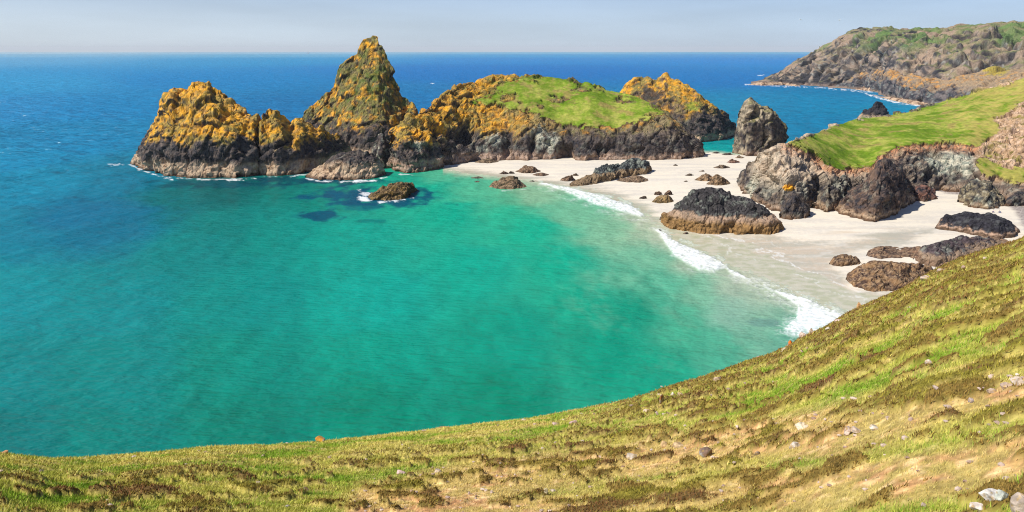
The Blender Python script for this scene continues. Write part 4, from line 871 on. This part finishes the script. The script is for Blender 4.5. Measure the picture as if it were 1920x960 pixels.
# grass blades and heather sprigs: ground cover nobody could count
rng = np.random.default_rng(7)
def scatter(n, rmin=6.0):
    a_ = rng.uniform(math.atan2(-0.95, 1.05), math.atan2(0.95, 1.05), n)
    rc = np.interp(a_, rc_az, rc_v); r = rmin * (rc * 1.01 / rmin) ** rng.uniform(0, 1, n)
    p = np.stack([np.sin(a_) * r, np.cos(a_) * r, hill_z(a_, r)], -1)
    return p, r
def sprigs(name, n, keep, hl, wl_f, lean, colf, matname):
    p, r = scatter(n)
    px, py, n1, n2, n3, wz, cid, hm, tm = hill_fields(p)
    p[:, 2] += hill_relief(n1, n2, n3, wz, hm, r)
    k = keep(hm, tm, rng.uniform(0, 1, n)); p, r, n1, n2, n3, cid, hm, tm = (v[k] for v in (p, r, n1, n2, n3, cid, hm, tm))
    m = len(p)
    h = hl(r, hm, tm) * rng.uniform(0.5, 1.25, m); w = wl_f(r) * rng.uniform(0.7, 1.3, m)
    ang = rng.uniform(0, 2 * np.pi, m); la = rng.uniform(0, 2 * np.pi, m); ln = lean * rng.uniform(0.2, 1, m) * h
    side = np.stack([np.cos(ang), np.sin(ang), np.zeros(m)], 1) * w[:, None]
    tip = p + np.stack([np.cos(la) * ln + 0.25 * h, np.sin(la) * ln, h * 0.85], 1)
    b0 = p - A([0, 0, 0.03])
    V = np.stack([b0 - side, b0 + side, tip], 1).reshape(-1, 3)
    F = np.arange(3 * m).reshape(-1, 3)
    cc = colf(n1, n2, n3, cid, hm, tm, rng.uniform(0, 1, m))
    cc = cc * rng.uniform(0.72, 1.5, m)[:, None]
    C3 = np.repeat(cc[:, None, :], 3, 1); C3[:, 2] *= 1.15
    o = mesh_obj(name, V, F, surf_mat(matname, 0.8, 3.0, 0.12, 0.0, 0.01, (1, 1, 1), 0.15), C3.reshape(-1, 3))
    return o
def gcol(n1, n2, n3, cid, hm, tm, u):
    c = mix(lin((162, 170, 62)) * K, lin((220, 202, 116)) * K, sm(-0.4, 0.4, n2 + 0.5 * n1) * 0.6 + 0.4 * u)
    c = mix(c, lin((118, 158, 36)) * K, 0.9 * sm(-0.12, 0.4, -n1 + 0.5 * n2 + (u - 0.5) * 0.5))
    return mix(c, lin((220, 184, 126)) * K, np.clip(tm * 1.1, 0, 1))
def hcol(n1, n2, n3, cid, hm, tm, u):
    c = mix(lin((152, 124, 64)) * K, lin((154, 144, 56)) * K, sm(-0.2, 0.4, n1 + (cid - 0.5) * 1.2))
    c = mix(c, lin((136, 90, 60)) * K, 0.9 * sm(0.15, 0.5, (cid - 0.4) + 0.5 * (u - 0.5)))
    return mix(c, lin((66, 56, 30)) * K, 0.7 * sm(0.55, 1.0, u))
o = sprigs('grass', 760000, lambda hm, tm, u: (u < (1 - hm) * (1 - 0.85 * tm)), lambda r, hm, tm: (0.05 + 0.0025 * r) * (1 - 0.35 * tm), lambda r: 0.004 + 0.00045 * r, 0.9, gcol, 'grass_blades')
tag(o, 'short wiry yellow green grass covering the seaward slope', 'grass', kind='stuff')
o = sprigs('heather', 620000, lambda hm, tm, u: u < hm, lambda r, hm, tm: 0.04 + 0.0020 * r, lambda r: 0.005 + 0.0006 * r, 1.0, hcol, 'heather_sprigs')
tag(o, 'low brown and olive heather cushions among the slope grass', 'heather', kind='stuff')

# stones lying on the slope
STN = [  # px, py (foot), width px, height px, tone, label
    (1182, 862, 26, 17, (226, 214, 200), 'white angular stone lowest on the grass left of the worn track'),
    (1246, 838, 22, 11, (216, 184, 140), 'flat cream stone upslope of the lowest white stone'),
    (1272, 838, 26, 9, (206, 180, 146), 'second flat cream stone touching its cream neighbour'),
    (1490, 838, 26, 14, (224, 214, 206), 'round white stone alone on tan ground'),
    (1502, 805, 26, 12, (232, 220, 200), 'broad white stone upslope of the lone round stone'),
    (1588, 812, 15, 18, (226, 204, 196), 'upright pinkish stone on the left of the stone pair'),
    (1606, 808, 22, 13, (206, 190, 182), 'squat pinkish stone on the right of the stone pair'),
    (1638, 802, 20, 10, (238, 228, 214), 'white flat stone just right of the stone pair'),
    (1420, 852, 14, 8, (150, 136, 126), 'grey stone on the track left of the round white stone'),
    (1322, 856, 28, 20, (136, 112, 98), 'brown grey stone half buried in heather'),
    (1240, 762, 12, 16, (150, 104, 70), 'rusty upright stone on the crest grass'),
    (1261, 744, 12, 12, (230, 220, 212), 'white stone highest in the crest stone cluster'),
    (1278, 745, 18, 9, (216, 190, 170), 'pale pink flat stone in the crest cluster'),
    (1212, 774, 18, 8, (214, 190, 164), 'cream stone below the rusty upright stone'),
    (1344, 722, 20, 10, (196, 172, 150), 'tan slab near the top of the slope'),
    (1075, 793, 22, 8, (206, 176, 176), 'pinkish slab on the crest above the deep water'),
    (1042, 797, 16, 6, (216, 190, 186), 'small pink slab left of the pinkish crest slab'),
    (750, 887, 22, 8, (216, 186, 182), 'pale pink stone in green grass far left of the track'),
    (820, 884, 16, 6, (206, 190, 176), 'little grey stone right of the pale pink stone'),
    (602, 831, 22, 11, (214, 150, 60), 'orange lichened stone on the cliff brink'),
    (648, 822, 18, 8, (196, 150, 90), 'ochre stone on the brink right of the orange one'),
    (830, 801, 52, 6, (184, 152, 138), 'long thin reddish ledge on the cliff brink'),
    (1482, 646, 12, 13, (226, 110, 20), 'bright orange stone on the brink above the surf'),
    (1470, 660, 14, 11, (214, 200, 186), 'grey white stone below the bright orange stone'),
    (1503, 638, 18, 10, (226, 206, 198), 'pinkish white stone upslope of the bright orange stone'),
    (1520, 630, 14, 11, (206, 186, 172), 'tan stone above the surf between pale stones'),
    (1573, 606, 24, 9, (214, 190, 184), 'pink grey slab on the brink beside wet sand'),
    (1610, 580, 14, 14, (226, 176, 130), 'orange tinged pale stone on the brink by the sand'),
    (1551, 626, 10, 7, (230, 224, 210), 'small white stone just inside the brink'),
    (1765, 513, 22, 10, (196, 176, 166), 'grey pink stone near the brown ribbed rock'),
    (1735, 525, 18, 12, (216, 196, 186), 'pale stone at the top end of the slope brink'),
    (1852, 952, 44, 26, (226, 222, 220), 'blocky white boulder at the bottom right corner'),
    (1834, 962, 34, 14, (232, 220, 214), 'flat white stone below the blocky corner boulder'),
    (1874, 950, 30, 18, (206, 212, 206), 'greenish white stone between the two corner boulders'),
    (1910, 958, 40, 44, (206, 190, 178), 'tall pinkish boulder cut by the right border'),
    (1886, 730, 22, 12, (206, 184, 170), 'pinkish stone in the scree high on the right slope'),
    (1905, 720, 24, 14, (216, 200, 186), 'pale block topmost in the right hand scree'),
    (1858, 736, 16, 9, (196, 176, 160), 'small stone lowest in the right hand scree'),
    (1820, 752, 14, 8, (190, 176, 176), 'grey stone left of the right hand scree'),
    (1423, 658, 14, 9, (190, 160, 150), 'small pinkish stone in heather above the brink'),
    (8, 853, 18, 9, (206, 150, 110), 'pale brink stone at the far left edge'),
    (574, 919, 14, 8, (120, 100, 84), 'dark stone in the grass on the left slope'),
    (538, 950, 14, 6, (206, 200, 190), 'small white stone low on the left slope'),
    (1023, 928, 14, 10, (216, 206, 176), 'cream pebble on the lower middle slope'),
    (1738, 692, 12, 8, (222, 204, 190), 'white stone in grass high on the right'),
]
def stone(k, px, py, w, h, tone, label):
    az_, r_ = hill_hit(A(float(px)), A(float(py)))
    az_, r_ = float(az_), float(r_)
    p0 = A([math.sin(az_) * r_, math.cos(az_) * r_, float(hill_z(az_, r_))])
    f_ = hill_fields(p0[None]); p0[2] += float(hill_relief(f_[2], f_[3], f_[4], f_[5], f_[7], r_)[0])
    dist = math.hypot(r_, H - p0[2]); sc_ = 0.78 if py > 940 else 0.95; sx = w / FPX * dist * 0.5 * sc_; sz = h / FPX * dist * 0.72 * sc_
    bm = bmesh.new(); bmesh.ops.create_icosphere(bm, subdivisions=4, radius=1.0)
    V = A([v.co[:] for v in bm.verts]); F = A([[v.index for v in f.verts] for f in bm.faces]); bm.free()
    rg = np.random.default_rng(900 + k)
    for _ in range(15):      # broken faces
        nn = rg.normal(size=3); nn /= np.linalg.norm(nn); dd = rg.uniform(0.5, 0.8)
        ex = np.maximum(V @ nn - dd, 0); V = V - ex[:, None] * nn
    V = V * (1 + 0.035 * fbm(V, 0.4, 3, 900 + k))[:, None]
    V = V * A([sx, sx * rg.uniform(0.7, 0.95), sz])
    a = rg.uniform(-0.5, 0.5); R_ = A([[math.cos(a), -math.sin(a), 0], [math.sin(a), math.cos(a), 0], [0, 0, 1]]); V = V @ R_.T
    V[:, 2] += sz * 0.42
    n_ = fbm(V, sx * 0.8, 3, 950 + k)
    c_ = mix(lin(tone) * 0.5, lin(tone) * 0.88, sm(-0.5, 0.3, n_)) * A([1.03, 1.0, 0.92])
    c_ = mix(c_, lin((206, 168, 96)) * 0.7, 0.7 * sm(0.15, 0.5, fbm(V, sx * 0.5, 3, 970 + k)))
    if tone[2] < 100: c_ = mix(c_, lin((180, 172, 160)) * 0.7, sm(0.0, 0.5, -n_ - V[:, 2] / sz * 0.4 + 0.3))
    o = mesh_obj('slope_stone', V, F, M_STONE, c_)
    o.location = tuple(p0)
    tag(o, label, 'stone', 'stones lying on the grassy slope')
for k, s in enumerate(STN): stone(k, *s)

p, r = scatter(7500)
px, py, n1, n2, n3, wz, cid, hm, tm = hill_fields(p); p[:, 2] += hill_relief(n1, n2, n3, wz, hm, r)
scree = sm(90, 10, np.hypot((px - 1880) / 1.6, py - 735)) + 0.5 * sm(60, 10, np.hypot((px - 1250) / 1.5, py - 755)) + 0.6 * sm(50, 10, np.hypot(px - 1500, py - 640)) + 0.5 * sm(70, 0, np.hypot((px - 1600) / 2, py - 805))
keep = rng.uniform(0, 1, len(p)) < np.clip(0.05 + 0.30 * tm + 0.9 * scree, 0, 1) * (1 - 0.8 * hm)
p, r = p[keep], r[keep]
bm = bmesh.new(); bmesh.ops.create_icosphere(bm, subdivisions=1, radius=1.0)
IV = A([v.co[:] for v in bm.verts]); IF = A([[v.index for v in f.verts] for f in bm.faces]); bm.free()
m = len(p); sz = (0.018 + 0.0021 * r) * rng.uniform(0.4, 1.2, m)
V = IV[None] * rng.uniform(0.65, 1.25, (m, len(IV), 1)) * (sz[:, None] * rng.uniform(0.6, 1.3, (m, 3)) * A([1.2, 1.0, 0.7]))[:, None, :] + (p + np.stack([0 * sz, 0 * sz, sz * 0.5], 1))[:, None, :]
F = (IF[None] + (np.arange(m) * len(IV))[:, None, None]).reshape(-1, 3)
tone = mix(lin((226, 206, 190)) * 0.8, lin((170, 140, 120)) * 0.8, rng.uniform(0, 1, m))
o = mesh_obj('gravel', V, F, M_STONE, np.repeat(tone[:, None], len(IV), 1).reshape(-1, 3))
tag(o, 'pale loose gravel scattered over the worn parts of the slope', 'gravel', kind='stuff')

# ------------------------------------------------------------------ small living and sailing things
def simple_mat(name, col, rough=0.7):
    m = bpy.data.materials.new(name); m.use_nodes = True
    N = m.node_tree.nodes; L = m.node_tree.links; b = N['Principled BSDF']
    t = N.new('ShaderNodeTexNoise'); t.inputs['Scale'].default_value = 9; r = N.new('ShaderNodeValToRGB')
    r.color_ramp.elements[0].color = (*(A(col) * 0.85), 1); r.color_ramp.elements[1].color = (*np.minimum(A(col) * 1.1, 0.95), 1)
    L.new(t.outputs['Fac'], r.inputs['Fac']); L.new(r.outputs[0], b.inputs['Base Color']); b.inputs['Roughness'].default_value = rough
    return m
M_WHITE = simple_mat('white_cloth', (0.8, 0.8, 0.78)); M_SKIN = simple_mat('skin', (0.58, 0.36, 0.26)); M_NAVY = simple_mat('navy_cloth', (0.02, 0.05, 0.16)); M_PINK = simple_mat('pale_pink_cloth', (0.75, 0.58, 0.55)); M_HAIR = simple_mat('brown_hair', (0.06, 0.035, 0.02)); M_FEATHER = simple_mat('gull_feather', (0.8, 0.82, 0.84)); M_HULL = simple_mat('white_hull', (0.75, 0.76, 0.78))
def skin_mesh(name, joints, edges, radii, mat, parent, root=0, sub=2):
    me = bpy.data.meshes.new(name); me.from_pydata([Vector(j) for j in joints], edges, []); me.update()
    o = bpy.data.objects.new(name, me); COL.objects.link(o); o.parent = parent
    sk = o.modifiers.new('skin', 'SKIN')
    for i, r in enumerate(radii):
        d = me.skin_vertices[0].data[i]; d.radius = (r, r); d.use_root = (i == root)
    su = o.modifiers.new('round', 'SUBSURF'); su.levels = sub; su.render_levels = sub
    me.materials.append(mat); return o
def seated(px, py, rot, top, bottoms, label):
    z0 = beach_at(px, py); p = on_z(px, py, z0)
    e = bpy.data.objects.new('person', None); COL.objects.link(e); e.location = tuple(p); e.rotation_euler = (0, 0, rot)
    tag(e, label, 'person', 'people sitting on the beach')
    J = [(0, 0, .13), (0, .06, .36), (0, .08, .56), (0, .07, .66), (0, .05, .76), (0, .03, .87),           # pelvis, waist, chest, neck, head
         (.18, .08, .57), (.27, -.04, .36), (.22, -.26, .30), (.20, -.34, .30), (-.18, .08, .57), (-.28, .14, .33), (-.30, .26, .08), (-.30, .33, .05),
         (.10, -.06, .14), (.16, -.42, .46), (.17, -.66, .10), (.17, -.80, .05), (-.10, -.06, .14), (-.15, -.48, .20), (-.16, -.88, .09), (-.17, -1.0, .10)]
    E = [(0, 1), (1, 2), (2, 3), (3, 4), (4, 5), (2, 6), (6, 7), (7, 8), (8, 9), (2, 10), (10, 11), (11, 12), (12, 13), (0, 14), (14, 15), (15, 16), (16, 17), (0, 18), (18, 19), (19, 20), (20, 21)]
    R = [.15, .14, .16, .06, .095, .085, .07, .05, .036, .04, .07, .05, .036, .04, .10, .075, .05, .045, .10, .075, .05, .045]
    skin_mesh('body', J, E, R, M_SKIN, e)
    skin_mesh('shirt', [J[0], J[1], J[2], J[6], J[7], J[10], J[11]], [(0, 1), (1, 2), (2, 3), (3, 4), (2, 5), (5, 6)], [.165, .16, .18, .09, .065, .09, .065], top, e)
    skin_mesh('trousers', [J[0], J[14], J[15], J[16], J[18], J[19], J[20]], [(0, 1), (1, 2), (2, 3), (0, 4), (4, 5), (5, 6)], [.17, .12, .092, .068, .12, .092, .068], bottoms, e)
    skin_mesh('hair', [(0, .10, .80), (0, .07, .90), (0, .03, .945)], [(0, 1), (1, 2)], [.07, .085, .07], M_HAIR, e)
seated(1862, 398, -0.7, M_PINK, M_NAVY, 'person in a pale pink top sitting on the sand behind the black rock')
seated(1873, 398.5, 0.5, M_WHITE, M_NAVY, 'person in a white top and navy trousers sitting nearest the shingle')

def gull(px, py, dist, rot, bank, label):
    d = ray(px, py); p = d / np.linalg.norm(d) * dist + A([0, 0, H])
    e = bpy.data.objects.new('gull', None); COL.objects.link(e); e.location = tuple(p); e.rotation_euler = (bank, 0.1, rot)
    tag(e, label, 'gull', 'gulls gliding over the cove')
    skin_mesh('body', [(0, -.26, 0), (0, -.05, 0), (0, .16, .02), (0, .27, .05), (0, .35, .04)], [(0, 1), (1, 2), (2, 3), (3, 4)], [.03, .085, .075, .05, .012], M_FEATHER, e, root=1)
    for s in (-1, 1):
        xs_ = [0.04, 0.22, 0.42, 0.58, 0.72]; zs = [0.03, 0.12, 0.13, 0.08, 0.03]; le = [.12, .17, .14, .04, -.12]; te = [-.1, -.08, -.06, -.08, -.15]
        V = []; 
        for x, z, l, t in zip(xs_, zs, le, te): V += [(s * x, l, z + .012), (s * x, t, z), (s * x, l, z - .012), (s * x, t, z - .006)]
        F = []
        for i in range(4):
            a = 4 * i; b_ = a + 4
            F += [(a, b_, b_ + 1, a + 1), (a + 2, a + 3, b_ + 3, b_ + 2), (a, a + 2, b_ + 2, b_), (a + 1, b_ + 1, b_ + 3, a + 3)]
        mesh_obj('wing', V, F, M_FEATHER, smooth=True, parent=e)
gull(1501, 37, 190, 0.9, 0.5, 'brighter white gull against the sky left of the distant headland')
gull(1574, 38, 250, 1.6, 0.4, 'fainter gull in the sky just above the distant headland')
gull(811, 157, 230, 0.4, 0.6, 'white gull over blue sea between the pyramid stack and grass capped island')

# sailing boat near the horizon
p = on_z(578, 101.2, 0.0); dboat = float(np.hypot(p[0], p[1])); scl = 1.0
sb = bpy.data.objects.new('sailing_boat', None); COL.objects.link(sb); sb.location = (float(p[0]), float(p[1]), 0.0); sb.rotation_euler = (0, 0, 0.5)
tag(sb, 'tiny white sailing boat close to the horizon', 'sailing boat')
LB = dboat * 3.2 / FPX   # hull length
st = np.linspace(-0.5, 0.5, 15); V = []
for s in st:
    wd = 0.15 * LB * max(0.02, (1 - (2 * abs(s) if s > 0 else 1.2 * abs(s)) ** 2)) ** 0.7; sheer = 0.09 * LB + 0.05 * LB * s * s
    V += [(s * LB, -wd, sheer), (s * LB, -wd * 0.8, 0.02 * LB), (s * LB, 0, -0.04 * LB), (s * LB, wd * 0.8, 0.02 * LB), (s * LB, wd, sheer)]
F = []
for i in range(14):
    for j in range(4): F.append((5 * i + j, 5 * i + 5 + j, 5 * i + 6 + j, 5 * i + 1 + j))
    F.append((5 * i, 5 * i + 4, 5 * i + 9, 5 * i + 5))
mesh_obj('hull', V, F, M_HULL, smooth=False, parent=sb)
skin_mesh('mast', [(0.06 * LB, 0, 0.05 * LB), (0.06 * LB, 0, 1.35 * LB)], [(0, 1)], [0.012 * LB, 0.008 * LB], M_HULL, sb)
def sail(name, a, b_, c_, belly):
    V = []; F = []; n_ = 8; a, b_, c_ = A(a), A(b_), A(c_)
    for side in (0, 1):
        for i in range(n_ + 1):
            for j in range(n_ + 1):
                u, v = i / n_, j / n_; q_ = a * (1 - u) + (b_ * (1 - v) + c_ * v) * u
                V.append(q_ + A([0, belly * LB * math.sin(math.pi * v) * math.sin(math.pi * min(u, 0.95)) + side * 0.006 * LB, 0]))
        o_ = side * (n_ + 1) ** 2
        for i in range(n_):
            for j in range(n_): F.append((o_ + i * (n_ + 1) + j, o_ + (i + 1) * (n_ + 1) + j, o_ + (i + 1) * (n_ + 1) + j + 1, o_ + i * (n_ + 1) + j + 1))
    mesh_obj(name, V, F, M_WHITE, smooth=True, parent=sb)
sail('mainsail', (0.05 * LB, 0, 1.32 * LB), (0.04 * LB, 0, 0.2 * LB), (-0.45 * LB, 0, 0.2 * LB), 0.05)
sail('jib', (0.07 * LB, 0, 1.2 * LB), (0.48 * LB, 0, 0.16 * LB), (0.1 * LB, 0, 0.18 * LB), 0.05)

# ------------------------------------------------------------------ sea haze: one even body of air round the whole scene
HZ = [(-60000, -300, -40), (60000, -300, -40), (60000, 24000, -40), (-60000, 24000, -40)]
V = HZ + [(x, y, 135) for x, y, z in HZ]
hm_mat = bpy.data.materials.new('sea_haze'); hm_mat.use_nodes = True
N_ = hm_mat.node_tree.nodes; L_ = hm_mat.node_tree.links; N_.remove(N_['Principled BSDF'])
pv = N_.new('ShaderNodeVolumePrincipled'); pv.inputs['Color'].default_value = (0.95, 0.98, 1.0, 1); pv.inputs['Density'].default_value = 4e-5; pv.inputs['Anisotropy'].default_value = 0.0
L_.new(pv.outputs[0], N_['Material Output'].inputs['Volume'])
o = mesh_obj('haze', V, [(0, 3, 2, 1), (4, 5, 6, 7), (0, 1, 5, 4), (1, 2, 6, 5), (2, 3, 7, 6), (3, 0, 4, 7)], hm_mat)
tag(o, 'pale sea haze hanging over the far water', 'haze', kind='stuff')
